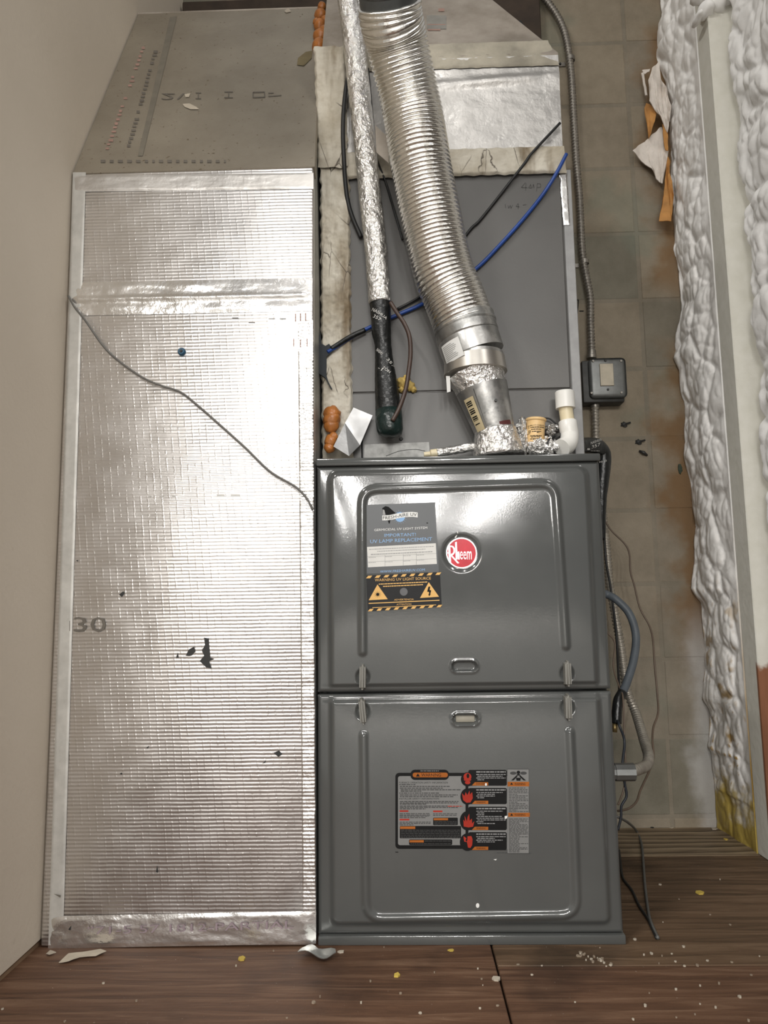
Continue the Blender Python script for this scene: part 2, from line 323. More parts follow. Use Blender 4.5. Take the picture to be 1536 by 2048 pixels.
YB = .682; XL = -.489; XR = .978
# ================================================================== structure
fl = tag(MB().box((-5, -11, -.06), (5, YB+.02, -.016)).build('floor', SUB), 'brown plywood subfloor under the furnace', None, None, 'structure')
def sheet(x0, y0, x1, y1, m): MB().rbox((x0, y0, -.016), (x1, y1, 0), .0015, 1).build('plywood_sheet', m, fl)
sheet(-.60, -1.25, .3005, .60, PLY_A); sheet(.304, -1.25, 1.3, -.0835, PLY_A); sheet(.304, -.081, 1.3, .455, PLY_B); sheet(.304, .4575, 1.3, YB, PLY_C)
sheet(-.60, .603, .3005, YB, PLY_C); 
MB().box((-5, -11, -.016), (5, -1.254, -.0005)).build('concrete_slab', simple('shop_concrete', (.25, .24, .225), .7, 0, .12, 3), fl)
wb = tag(MB().box((-.62, YB+.0012, -.02), (1.12, YB+.03, 2.9)).build('wall_back', BLOCK), 'painted concrete block back wall', None, None, 'structure')
blk = None; random.seed(3)
for r in range(15):
    z = 2.263-.2032*11+.2032*(r-1)+.0045
    for c in range(4):
        x = .857-.4064*3+.4064*c+.0045; w = .397
        if blk is None: blk = MB().rbox((0, -.0, 0), (w, .02, .194), .003, 2).build('concrete_block', BLOCK, wb); o = blk
        else: o = blk.copy(); COL.objects.link(o)
        o.parent = wb; o.location = (x+.0, YB-.0+random.uniform(-.0006, .0012), z)
blk2 = MB().rbox((0, 0, 0), (.20, .02, .194), .003, 2)
b0 = None
for r in range(15):
    z = 2.263-.2032*11+.2032*(r-1)+.0045
    for x in (-.5665, .857+.0045):
        if b0 is None: b0 = blk2.build('concrete_block', BLOCK, wb); o = b0
        else: o = b0.copy(); COL.objects.link(o)
        o.parent = wb; o.location = (x, YB+random.uniform(-.0006, .0012), z)
        if x < 0: o.scale.x = .54
tag(MB().box((XL-.013, -.75, .012), (XL, YB, 2.9)).build('wall_left', DRY), 'beige painted drywall side wall left of the foil duct', None, None, 'structure')
tag(MB().box((XL-.013, -.75, 0), (XL-.004, YB, .012)).build('baseboard_left', TAN), None, None, None, 'structure')
wr = tag(MB().box((1.075, -1.0, 0), (1.087, YB, 2.9)).build('wall_right', WOODD), 'open stud wall with white spray foam between studs', None, None, 'structure')
for y in (.395, -.06): MB().rbox((XR, y, 0), (1.075, y+.072, 2.9), .002, 1).build('stud', STUD, wr)
tag(MB().rbox((-.48, YB-.035, 2.225), (.60, YB-.003, 2.42), .003, 1).build('shade_board', WOODD), 'dark board put in for the shade across the top of the block wall', None, None, 'structure')  # dark board stands in for the shade on the wall behind the duct top
# ---- spray foam in the corner bay
edge = [(1337, -30), (1337, 0), (1319, 45), (1313, 105), (1322, 126), (1344, 180), (1345, 225), (1344, 360), (1348, 393), (1352, 450), (1350, 495), (1364, 549), (1370, 596), (1362, 635), (1355, 664), (1350, 713), (1362, 737), (1364, 782), (1372, 807), (1372, 915), (1384, 973), (1392, 1041), (1392, 1105), (1385, 1178), (1404, 1205), (1413, 1266), (1413, 1340), (1409, 1398), (1425, 1427), (1420, 1495), (1440, 1532), (1444, 1574), (1436, 1619), (1447, 1645), (1451, 1656), (1452, 1665)]
ez = [(at(a, b, Y=YB-.02).z, at(a, b, Y=YB-.02).x) for a, b in edge][::-1]
EZ, EX = np.array([e[0] for e in ez]), np.array([e[1] for e in ez])
def lumps(p, s):
    d, q = noise.voronoi(p*s); e = min(1., (d[1]-d[0])*2.2); e = 1-(1-e)*(1-e)
    return .72*e+.28*max(0., 1-d[0]*d[0]*1.4)
P = []
NZ = 620; NU = 54
for i in range(NZ+1):
    z = 2.46*i/NZ; xl = float(np.interp(z, EZ, EX)); xl = min(xl, .968); row = []
    A = Vector((xl+.012, YB+.004, z)); B = Vector((.977, .469, z)); C = Vector(((xl+.975)/2-.012+(.012 if z < .1 else 0), .575, z))
    for j in range(NU+1):
        t = j/NU; p = A*(1-t)**2+C*2*t*(1-t)+B*t*t
        q = Vector((p.x*.6, p.y*1.0, p.z*.75)); w = Vector((noise.noise(q*14), noise.noise(q*14+Vector((9, 3, 1))), noise.noise(q*11+Vector((2, 8, 4)))))*.010
        env = min(1, t*9+.15)*min(1, (1-t)*7)
        h = .017*lumps(q+w, 12)+.0055*lumps(q+w*2+Vector((3, 1, 2)), 30)+.002*fbm(q*60, 3)+.006*noise.noise(q*9)-.020
        if z < .20: h = h*(.4+.6*z/.2)-.004
        row.append(p+Vector((-.72, -.69, 0))*h*env+Vector((-.012, 0, 0))*(1-t)*(1 if env > .5 else env*2))
    row.append(Vector((1.0, .4695, z))); row.append(Vector((1.0, YB+.01, z))); row.append(row[0].copy()); P.append(row)
tag(MB().grid(P).build('spray_foam', FOAM, None, 'keep'), 'lumpy white spray foam filling the wall corner, yellow at its foot', 'spray foam')
# ---- spray foam in the nearer bay
P = []
for i in range(440):
    z = 2.5*i/439; row = []
    for j in range(110):
        y = .397-.385*j/109; q = Vector((.3, y, z*.8)); w = Vector((noise.noise(q*12), noise.noise(q*12+Vector((5, 1, 7))), noise.noise(q*12+Vector((1, 9, 2)))))*.014
        t = j/109; ed = min(1, max(0, (t*.385-.0)/.035)); ed = ed*ed*(3-2*ed)
        h = .019*lumps(q+w, 9)+.0065*lumps(q+w*1.6+Vector((4, 2, 1)), 24)+.002*fbm(q*55, 3)+.012*noise.noise(q*7)
        h += .020*max(0, min(1, (z-1.95)/.25))*(1-ed)*0+.02*ed
        row.append(Vector((1.052-h*(.25+.75*ed)-.012*noise.noise(Vector((2, 3, z*6)))*(1-ed), y, z)))
    P.append(row)
tag(MB().grid(P).build('spray_foam', FOAM2, None, 'keep'), 'bright white spray foam between studs at the far right', 'spray foam')
mb = MB()
for k, (a, b, r) in enumerate([(1432, 8, 24), (1412, 22, 17), (1452, -8, 26), (1400, -12, 20), (1395, 38, 8)]):
    c = at(a, b, Y=.40); mb.blob(c, (r/830, .03, r/800), None, .22, 1, 3, k)
tag(mb.build('foam_bead', FOAM2, None, True), 'smooth white foam bulge over the top of the stud', 'spray foam')
# ================================================================== furnace
FW, FH = .533, .864
fx = lambda a, b: at(a, b, Y=0.)
F = thing('furnace', 'grey upright furnace cabinet with red round badge', 'furnace', (FW/2, .3, 0))
mb = MB().rbox((0, .030, .004), (FW, .615, FH-.001), .003, 2); mb.build('cabinet', ENAMEL, F, 40)
mb = MB().rbox((-.001, -.006, .8495), (FW+.001, .035, FH), .003, 2); mb.build('top_rail', ENAMEL, F, 40)
mb = MB().rbox((.001, -.007, 0), (FW+.001, .035, .0155), .002, 2); mb.build('base_rail', ENAMEL, F, 40)
def sd_rr(x, z, x0, z0, x1, z1, r):
    cx, cz = (x0+x1)/2, (z0+z1)/2; qx = np.abs(x-cx)-((x1-x0)/2-r); qz = np.abs(z-cz)-((z1-z0)/2-r)
    return np.hypot(np.maximum(qx, 0), np.maximum(qz, 0))+np.minimum(np.maximum(qx, qz), 0)-r
def ss(v, a, b): t = np.clip((v-a)/(b-a), 0, 1); return t*t*(3-2*t)
def sd_line(x, z, pts):
    d = np.full(np.shape(x), 9.)
    for (ax, az), (bx, bz) in zip(pts, pts[1:]):
        ux, uz = bx-ax, bz-az; t = np.clip(((x-ax)*ux+(z-az)*uz)/(ux*ux+uz*uz), 0, 1); d = np.minimum(d, np.hypot(x-ax-t*ux, z-az-t*uz))
    return d
def rounded(pts, r):
    o = [pts[0]]
    for a, b, c in zip(pts, pts[1:], pts[2:]):
        a, b, c = map(np.array, (a, b, c)); p, q = b+(a-b)/np.linalg.norm(a-b)*r, b+(c-b)/np.linalg.norm(c-b)*r
        for t in np.linspace(0, 1, 9): o.append(tuple(p*(1-t)**2+2*b*t*(1-t)+q*t*t))
    return o+[pts[-1]]
xz = lambda a, b: (fx(a, b).x, fx(a, b).z)
BEAD_U = rounded([xz(726, 1303), xz(725, 981), xz(1108, 969), xz(1129, 1291)], .03)
BEAD_L = rounded([xz(728, 1470), xz(733, 1833), xz(1152, 1826), xz(1137, 1463)], .03)
LAT = {'u': [(726, 1353), (1132, 1346)], 'l': [(726, 1421), (1133, 1413)]}; PULL = {'u': (928, 1332), 'l': (930, 1437)}; BADGE = xz(922, 1107)
def door_h(x, z, w, bead=1):
    x = np.asarray(x, float); z = np.asarray(z, float)
    z0, z1 = (.4315, .8485) if w == 'u' else (.0165, .4265)
    if w == 'u': d = sd_rr(x, z, .021, .30, .512, .842, .022)
    else: d = sd_rr(x, z, .021, .030, .513, .60, .016)
    h = .007*ss(-d, -.001, .011)+.0
    h = h+.0070*np.clip(1-(np.abs(x-.266)/.262)**10, 0, 1)*np.clip(1-((z-(z0+z1)/2)/.215)**2, 0, 1)
    e = sd_line(x, z, BEAD_U if w == 'u' else BEAD_L); h = h+.0042*bead*np.where(e < .0088, np.cos(np.clip(e/.0088, 0, 1)*math.pi/2)**1.2, 0)
    for p in LAT[w]:
        c = xz(*p); r = np.hypot(x-c[0], (z-c[1])/1.15); h = h-.0045*ss(-r, -.0135, -.0095)
    c = xz(*PULL[w]); e = sd_line(x, z, [(c[0]-.014, c[1]), (c[0]+.014, c[1])]); h = h+.0016*np.exp(-((e-.0105)/.002)**2)-.007*ss(-e, -.0095, -.0065)
    if w == 'u':
        r = np.hypot(x-BADGE[0], z-BADGE[1]); h = h-.0028*ss(-r, -.0365, -.030)
    rail = ss(z, z0, z0+.004)*(1-ss(z, z1-.004, z1))*ss(x, .001, .005)*(1-ss(x, FW-.005, FW-.001))
    if w == 'u': h = h*np.where(z < .445, ss(z, .440, .446)*.75+.25, 1)
    else: h = h*np.where(z > .413, (1-ss(z, .412, .418))*.75+.25, 1)
    return h+.003*rail-.003
def mk_door(w):
    z0, z1 = (.4315, .8485) if w == 'u' else (.0165, .4265)
    xs = np.linspace(.001, FW-.001, 236); zs = np.linspace(z0, z1, 184); X, Z = np.meshgrid(xs, zs, indexing='ij'); H = door_h(X, Z, w)
    P = [[(X[i, j], -H[i, j], Z[i, j]) for j in range(184)] for i in range(236)]
    mb = MB().grid(P)
    bx = MB(); n = len(mb.v)
    loop = [i*184 for i in range(236)]+[235*184+j for j in range(1, 184)]+[i*184+183 for i in range(234, -1, -1)]+[j for j in range(182, 0, -1)]
    o = len(mb.v); mb.v += [(mb.v[i][0], .0305, mb.v[i][2]) for i in loop]; L = len(loop)
    for k in range(L): mb.f.append((loop[k], o+k, o+(k+1) % L, loop[(k+1) % L])); mb.mi.append(0)
    mb.f.append(tuple(o+k for k in range(L))); mb.mi.append(0)
    return mb.build('upper_door' if w == 'u' else 'lower_door', ENAMEL, F, 55)
DU, DL = mk_door('u'), mk_door('l')
for w, D in (('u', DU), ('l', DL)):
    for k, p in enumerate(LAT[w]):
        c = xz(*p); y0 = -float(door_h(c[0], c[1], w)); bm = bmesh.new(); bmesh.ops.create_cube(bm, size=1)
        for v in bm.verts: v.co = Vector((v.co.x*(.0105 if v.co.y < 0 else .0135), v.co.y*.022, v.co.z*(.043 if v.co.y < 0 else .049)))
        bmesh.ops.bevel(bm, geom=bm.edges[:], offset=.004, segments=3, affect='EDGES')
        an = math.radians((1.5, 0, -5, 0)[k+(2 if w == 'l' else 0)])
        bmesh.ops.transform(bm, matrix=Matrix.Translation((c[0], y0-.0085, c[1])) @ Matrix.Rotation(an, 4, 'Y'), verts=bm.verts)
        MB().bm(bm).build('latch_knob', LATCH, D, 40)
cl = xz(*PULL['l']); MB().rbox((cl[0]-.0175, -float(door_h(cl[0], cl[1], 'l'))-.003, cl[1]-.0062), (cl[0]+.0175, .004, cl[1]+.0062), .0028, 2).build('pull_insert', simple('beige_insert', (.28, .26, .21), .6), DL, 40)
def dsurf(w):
    def f(px, py, e):
        p = at(px, py, Y=-.0085); return (p.x, -float(door_h(p.x, p.z, w, 0))-.0003-e, p.z)
    return f
# badge
bx_, bz_ = BADGE; by_ = -float(door_h(bx_, bz_, 'u'))
mb = MB(); n = 48
def disc3(mb, r, y0, y1, m):
    v = [(bx_+r*math.cos(2*math.pi*i/n), y, bz_+r*math.sin(2*math.pi*i/n)) for y in (y0, y1) for i in range(n)]
    mb.add(v, [tuple(range(n)), tuple(range(2*n-1, n-1, -1))]+[(i, (i+1) % n, (i+1) % n+n, i+n) for i in range(n)], m)
disc3(mb, .0285, by_+.001, by_-.0030, SILVER); disc3(mb, .0262, by_-.002, by_-.0034, RED); bg = mb.build('badge', None, DU, 40)
D = Decal(860, 1040, 120/1536, lambda a, b, e: (at(a, b, Y=by_-.0034).x, by_-.0035-e, at(a, b, Y=by_-.0034).z)); D.e = .0004
D.poly([(465, 660), (515, 655), (540, 1080), (480, 1090)], SILVER, 1); D.poly([(515, 655), (590, 665), (640, 730), (640, 830), (600, 890), (540, 910), (535, 870), (580, 850), (600, 810), (600, 750), (570, 700), (515, 690)], SILVER, 1)
D.poly([(520, 905), (560, 900), (750, 1105), (700, 1110)], SILVER, 1); D.poly([(640, 570), (685, 560), (705, 1010), (660, 1012)], SILVER, 1); D.poly([(410, 830), (470, 830), (470, 855), (410, 855)], SILVER, 1)
D.poly([(700, 820), (745, 800), (760, 1010), (715, 1010)], SILVER, 1); D.text('eem', 765, 800, 1065, 1010, SILVER, 1); D.build('badge_lettering', DU)
# sticker 1a (charcoal lamp-replacement sticker)
K = 250/2048; D = Decal(720, 990, 180/1475, dsurf('u'), -.035)
D.quad([(100, 165), (1228, 124), (1292, 1268), (115, 1292)], STK, 1, 10, 12)
D.poly([(365, 220), (420, 185), (470, 200), (560, 280), (590, 300), (480, 330), (370, 330)], PBLACK, 2); D.poly([(372, 240), (400, 250), (420, 330), (372, 330)], PGREY, 3); D.poly([(455, 410), (500, 400), (490, 470), (470, 468)], PBLACK, 2)
for k in range(18):
    a = 2*math.pi*k/18; D.poly([(655+30*math.cos(a+.12), 365+30*math.sin(a+.12)), (655+30*math.cos(a-.12), 365+30*math.sin(a-.12)), (655+125*math.cos(a), 365+125*math.sin(a))], LBLUE, 2)
D.disc(655, 365, 80, LBLUE, 2)
w = [(365+58*i, 332+ (22*math.sin(i*.7)+ -5.5*i if False else (4*i if i < 3 else 12-(i-3)*11)) ) for i in range(11)]
w = [(365, 340), (425, 338), (480, 335), (540, 325), (600, 310), (660, 298), (720, 290), (790, 283), (860, 281), (945, 290)]
for a, b in zip(w, w[1:]): D.quad([a, b, (b[0], b[1]+82), (a[0], a[1]+80)], WHITE, 3)
def wy(x): return float(np.interp(x, [q[0] for q in w], [q[1] for q in w]))
v, f = text2d('FRESH-AIRE UV'); lo, hi = v.min(0), v.max(0); q = (v-lo)/(hi-lo); D.mb.add([D.p(378+a*550, wy(378+a*550)+68-b*54, 4) for a, b in q], f, PBLACK)
D.text('GERMICIDAL UV LIGHT SYSTEM', 235, 560, 1100, 598, WHITE, 2, -.045); D.text('IMPORTANT!', 400, 640, 915, 692, LBLUE, 2, -.03); D.text('UV LAMP REPLACEMENT', 170, 738, 1180, 795, LBLUE, 2, -.042)
D.quad([(118, 855), (1240, 795), (1258, 1132), (132, 1188)], OFFW, 2, 8, 4)
D.sl = -.048
for y, x0, x1, h in ((890, 150, 1210, 12), (922, 285, 1075, 12), (972, 180, 1185, 16)): D.words(x0, y, x1, h, PGREY, 3)
for y in (1012, 1098): D.rect(125, y, 1250, y+5, PGREY, 3)
for x in (408, 705, 918): D.rect(x, 1000-(x-120)*.048, x+6, 1185-(x-120)*.048, PGREY, 3)
for x in (140, 415, 710, 930):
    for y in (1026, 1112): D.words(x, y-(x-130)*.05, x+120, 8, PGREY, 3)
D.sl = -.03; D.text('WWW.FRESHAIREUV.COM', 330, 1240, 1060, 1278, LBLUE, 2, -.045)
D.poly([(1090, 455), (1112, 455), (1112, 472), (1090, 472)], PBLACK, 2); D.build('instruction_sticker', DU)
# sticker 1b (black warning sticker)
D = Decal(720, 990, 180/1475, dsurf('u'), -.045); D.e = .00014
D.quad([(106, 1322), (1305, 1264), (1338, 1828), (130, 1908)], STK2, 4, 10, 6)
for k in range(9):
    x = 108+k*141; y = 1328-.048*(x-106); D.poly([(x+28, y), (x+95, y-4), (x+62, y+38), (x-6, y+40)], AMBER, 5)
    x = 135+k*140; y = 1868-.058*(x-130); D.poly([(x+28, y), (x+92, y-4), (x+60, y+36), (x-4, y+38)], AMBER, 5)
D.text('WARNING UV LIGHT SOURCE', 245, 1375, 1160, 1420, AMBER, 5, -.035); D.sl = -.045
for x0, y, x1, h in ((310, 1455, 1100, 16), (380, 1492, 1030, 16)): D.words(x0, y, x1, h, AMBER, 5)
D.poly([(288, 1468), (455, 1708), (145, 1725)], AMBER, 5); D.poly([(1125, 1430), (1292, 1668), (982, 1688)], AMBER, 5)
for k in range(12):
    a = 2*math.pi*k/12; D.poly([(292+18*math.cos(a+.2), 1630+18*math.sin(a+.2)), (292+18*math.cos(a-.2), 1630+18*math.sin(a-.2)), (292+72*math.cos(a), 1630+66*math.sin(a))], PBLACK, 6)
D.disc(292, 1630, 24, PBLACK, 6); D.poly([(1120, 1505), (1150, 1500), (1140, 1560), (1165, 1565), (1150, 1625), (1158, 1630), (1130, 1660), (1118, 1625), (1128, 1625), (1130, 1590), (1098, 1585)], PBLACK, 6)
D.disc(717, 1587, 64, PGREY if False else simple('sticker_dot', (.085, .085, .09), .4), 5)
D.text('ADVERTENCIA', 560, 1705, 880, 1732, AMBER, 5, -.03); D.rect(145, 1770, 1300, 1784, AMBER, 5); D.text('ATTENTION', 600, 1782, 840, 1808, AMBER, 5, -.03); D.rect(205, 1842, 1245, 1852, AMBER, 5)
D.build('warning_sticker', DU)
# sticker 2 (safety sheet on the lower door)
D = Decal(780, 1520, 300/1536, dsurf('l'), 0.)
SH = simple('sheet_grey', (.185, .185, .18), .5, var=.05, spec=.3); SHD = simple('sheet_text', (.055, .055, .055), .6, spec=.15); SHL = simple('sheet_pale_text', (.24, .24, .24), .5)
D.rrect(55, 125, 1195, 900, 40, PBLACK, 1); D.rrect(82, 158, 900, 862, 22, SH, 2); D.rect(795, 158, 1198, 905, SH, 2); D.rect(770, 120, 800, 900, PBLACK, 3)
D.rrect(210, 93, 602, 197, 45, PBLACK, 3); D.rrect(232, 122, 590, 170, 22, PORG, 4); D.text('WARNING', 320, 130, 520, 162, PBLACK, 5); D.poly([(265, 162), (285, 130), (305, 162)], PBLACK, 5)
D.words(310, 102, 500, 6, SHL, 4)
D.text('FURNACE OPERATION SAFETY INFORMATION', 95, 215, 590, 233, PBLACK, 3); D.text('INSTALLER SAFETY INFORMATION', 95, 380, 500, 396, PBLACK, 3)
for x0, y, x1 in ((95, 240, 260), (100, 258, 610), (100, 276, 540), (110, 292, 720), (110, 307, 320), (95, 326, 510), (100, 345, 690), (100, 362, 650), (100, 412, 700), (100, 426, 690), (100, 438, 370), (100, 458, 590), (100, 472, 700), (100, 486, 365)): D.words(x0, y, x1, 9, SHD, 3)
D.words(590, 460, 740, 8, PRED, 3)
for x, y, w_ in ((98, 505, 90), (440, 508, 95), (98, 592, 100)): D.rect(x, y, x+w_, y+17, PRED, 3)
for x0, y, x1 in ((98, 535, 415), (98, 550, 410), (98, 562, 400), (98, 576, 365), (440, 537, 690), (440, 552, 690), (98, 622, 415), (98, 636, 415), (98, 650, 240)): D.words(x0, y, x1, 8, SHD, 3)
D.rrect(440, 580, 692, 658, 10, PBLACK, 3); D.rect(446, 585, 592, 607, PORG, 4); D.rrect(100, 665, 725, 792, 10, PBLACK, 3); D.rect(104, 670, 258, 696, PORG, 4); D.rrect(195, 803, 635, 860, 12, PBLACK, 3); D.rect(200, 810, 345, 834, PORG, 4)
for y in (617, 632, 645): D.words(452, y, 680, 6, SHD, 4)
for y in (705, 722, 739, 756, 772, 784): D.words(112, y, 715, 7, SHD, 4)
D.words(355, 815, 620, 7, SHD, 4); D.words(210, 843, 620, 7, SHD, 4)
for y0, y1, cy, rx, ry in ((95, 255, 190, 62, 66), (278, 443, 365, 66, 78), (468, 708, 612, 72, 92), (728, 912, 830, 72, 84)):
    D.rrect(800, y0, 1192, y1, 18, PBLACK, 4); D.disc(790, cy, rx*1.08, PBLACK, 5, ry*1.08)
    D.poly([(865, y1-35), (1002, y1-35), (1002, y1-2), (835, y1-2)], PORG, 5); D.text('DANGER' if y0 < 200 else 'WARNING', 880, y1-28, 975, y1-10, PBLACK, 6)
    D.words(880, y0+14, 1180, 12, SHL, 5)
    for k in range(4 if y1-y0 < 200 else 8): D.words(880+12*(k % 2), y0+42+k*18, random.choice((960, 1070, 1150, 1180)), 8, SHL, 5)
D.disc(790, 165, 40, PRED, 6, 40); D.disc(792, 222, 28, PRED, 6, 18); D.poly([(750, 190), (832, 190), (820, 205), (760, 205)], PRED, 6); D.disc(795, 155, 14, PBLACK, 7, 24)
D.poly([(735, 330), (760, 360), (772, 318), (788, 350), (812, 305), (815, 345), (838, 320), (845, 380), (820, 425), (780, 428), (745, 400)], PRED, 6)
D.poly([(752, 670), (748, 600), (765, 620), (762, 560), (785, 620), (790, 575), (808, 540), (812, 610), (835, 590), (838, 640), (860, 615), (848, 672), (800, 680)], PRED, 6)
D.poly([(790, 770), (830, 768), (842, 800), (838, 860), (820, 890), (795, 885), (785, 830), (790, 800)], PRED, 6); D.poly([(750, 768), (780, 790), (770, 812), (790, 830), (758, 825), (752, 795)], PRED, 6)
D.rect(1200, 88, 1418, 945, SH, 3); D.rect(1200, 215, 1420, 262, PORG, 4); D.rect(1205, 530, 1425, 572, PORG, 4); D.text('WARNING', 1270, 225, 1380, 250, PBLACK, 5); D.text('WARNING', 1270, 540, 1380, 562, PBLACK, 5)
D.poly([(1225, 245), (1240, 222), (1255, 245)], PBLACK, 5); D.poly([(1225, 560), (1240, 537), (1255, 560)], PBLACK, 5)
D.rect(1198, 86, 1418, 90, SHD, 4); D.rect(1415, 88, 1418, 945, SHD, 4); D.rect(1198, 943, 1436, 947, SHD, 4)
D.disc(1310, 120, 18, PBLACK, 4); D.poly([(1295, 138), (1325, 138), (1332, 152), (1288, 152)], PBLACK, 4); D.poly([(1290, 150), (1302, 160), (1260, 202), (1235, 202)], PBLACK, 4); D.poly([(1330, 150), (1318, 160), (1362, 202), (1388, 202)], PBLACK, 4); D.poly([(1285, 175), (1335, 175), (1330, 205), (1290, 205)], PBLACK, 4)
D.disc(1258, 128, 34, SHD, 3, 16); D.disc(1362, 128, 34, SHD, 3, 16)
y = 275
while y < 520: D.words(1212, y, random.choice((1405, 1410, 1300, 1380)), 7, SHD, 4); y += 16
y = 590
while y < 930: D.words(1212, y, random.choice((1405, 1410, 1320, 1400)), 7, SHD, 4); y += 14
D.words(55, 930, 85, 8, PBLACK, 1); D.words(1090, 938, 1200, 5, SHD, 1); D.build('safety_sticker', DL)
# paint nicks
D = Decal(0, 0, 1, dsurf('l')); D.disc(955, 1810, 3.6, WHITE, 1, 5, 9); D.poly([(986, 1717), (993, 1716), (991, 1719)], WHITE, 1); D.poly([(1008, 1630), (1014, 1629), (1013, 1634), (1009, 1636)], WHITE, 14); D.disc(971, 1567, 2, WHITE, 14, 3, 8); D.split('paint_nick', DL)
D = Decal(0, 0, 1, dsurf('u')); D.poly([(909, 1076), (914, 1062), (916, 1066), (912, 1076)], WHITE, 1); D.build('paint_nick', DU)
# ================================================================== left return duct (foil faced board)
DY = -.012; SLOPE_P = (0, DY, 1.452); SLOPE_N = (0, 1, -.51); slp = (SLOPE_P, SLOPE_N)
R = thing('return_duct', 'tall foil-faced insulation board duct left of furnace', 'duct', (-.245, .2, 0))
ZS = 1.452; ZT = 2.085; YT = DY+.51*(ZT-ZS)
MB().rbox((XL+.003, DY, .002), (-.004, DY+.025, ZS), .004, 2).build('front_panel', FOIL, R, 50)
MB().prism([(XL+.003, DY, ZS), (-.001, DY, ZS), (-.022, YT, ZT), (XL+.003, YT, ZT)], (0, .024, -.012)).build('slope_panel', DULL, R)
MB().prism([(-.004, DY+.025, .002), (-.004, .60, .002), (-.022, .60, ZT), (-.022, YT+.02, ZT), (-.004, DY+.025, ZS)], (-.024, 0, 0)).build('side_panel', simple('side_facing', (.33, .33, .31), .5, .5), R)
MB().prism([(XL+.003, DY+.025, .002), (XL+.003, .60, .002), (XL+.003, .60, ZT), (XL+.003, YT+.02, ZT), (XL+.003, DY+.025, ZS)], (.024, 0, 0)).build('side_panel', DULL, R)
MB().box((XL+.003, YT, ZT-.02), (-.022, .60, ZT+.004)).build('top_panel', BOARD, R)
def tape(name, poly, mat, parent, y=DY, th=.0012, amp=.0008, nu=90, nv=24, sc=30, lift=None):
    # crinkled tape strip: quad given in photo pixels on plane y
    c = [at(a, b, Y=y) for a, b in poly]; P = []
    for i in range(nu+1):
        row = []
        for j in range(nv+1):
            u, v = i/nu, j/nv; p = (c[0]*(1-u)+c[1]*u)*(1-v)+(c[3]*(1-u)+c[2]*u)*v
            e = min(1, min(v, 1-v)*8)*min(1, min(u, 1-u)*30); h = th*(.4+.6*e)+amp*e*(fbm(Vector((p.x*sc*.5, p.z*sc*1.6, 3.3)), 4)+.6)
            if lift: h += lift(u, v)*e
            row.append(p+Vector((0, -h, 0)))
        P.append(row)
    return MB().grid(P).build(name, mat, parent, 'keep')
tape('foil_tape', [(146, 352), (627, 346), (627, 378), (145, 384)], foil('foil_tape_dull', (.60, .58, .555), .42, False, .0012, 40), R)
tape('foil_tape', [(141, 566), (625, 556), (624, 622), (139, 632)], FOIL_TAPE, R, lift=lambda u, v: .0035*math.exp(-((v-.52)/.07)**2), amp=.0012)
tape('foil_tape', [(100, 1832), (632, 1822), (632, 1887), (96, 1897)], FOIL_TAPE, R, amp=.0014)
tape('corner_tape', [(596, 640), (626, 640), (632, 1885), (606, 1885)], foil('foil_corner', (.8, .785, .765), .26, True, .002, 50), R, nu=16, nv=300, amp=.0010, th=.0008)
# adhesive-white edge strip along the wall side
tape('edge_tape', [(146, 345), (172, 345), (126, 1890), (97, 1890)], simple('pale_edge_tape', (.52, .51, .48), .5, .5), R, nu=10, nv=120, th=.0016, amp=.0005)
# blue plug and small screw
c = at(364, 704, Y=DY); mb = MB(); mb.tube([c+Vector((0, .002, 0)), c+Vector((0, -.003, 0)), c+Vector((0, -.006, 0))], [.0078, .0078, .0055], 20); mb.build('blue_cap', simple('blue_cap_plastic', (.02, .09, .16), .4), R, 40)
mb = MB(); mb.tube([c+Vector((0, -.0058, 0)), c+Vector((0, -.0075, 0))], [.0032, .0024], 12); mb.build('cap_screw', DARKM, R, 40)
# smears of black mastic and scuffs
def dface(a, b, e): p = at(a, b, Y=DY); return (p.x, DY-.0009-e, p.z)
D = Decal(0, 800, 660/1536, dface)
for P_ in ([(950, 1105), (972, 1110), (975, 1160), (980, 1200), (1000, 1205), (975, 1215), (985, 1250), (960, 1245), (930, 1215), (950, 1190), (940, 1165), (955, 1140)], [(865, 1190), (880, 1160), (905, 1148), (910, 1170), (895, 1188), (880, 1192)], [(820, 1200), (828, 1175), (833, 1200)]): D.poly(P_, BLACK, 1)
D.poly([(555, 905), (575, 890), (580, 900), (568, 918)], BLACK, 1); D.poly([(1400, 1045), (1410, 1040), (1408, 1052)], BLACK, 1); D.poly([(680, 1620), (695, 1608), (690, 1622)], BLACK, 1); D.poly([(355, 747), (365, 745), (362, 753)], BLACK, 1)
D.split('black_smear', R)
D = Decal(0, 1500, 700/1536, dface); D.poly([(1200, 12), (1225, 2), (1240, 18), (1222, 30)], BLACK, 1); D.poly([(1150, 60), (1168, 45), (1165, 55)], BLACK, 1); D.poly([(685, 535), (690, 505), (695, 538)], BLACK, 1); D.poly([(240, 628), (270, 635), (268, 645)], FAINT, 20); D.poly([(303, 785), (315, 768), (312, 788)], BLACK, 20); D.poly([(525, 105), (535, 98), (538, 108)], BLACK, 1); D.split('black_smear', R)
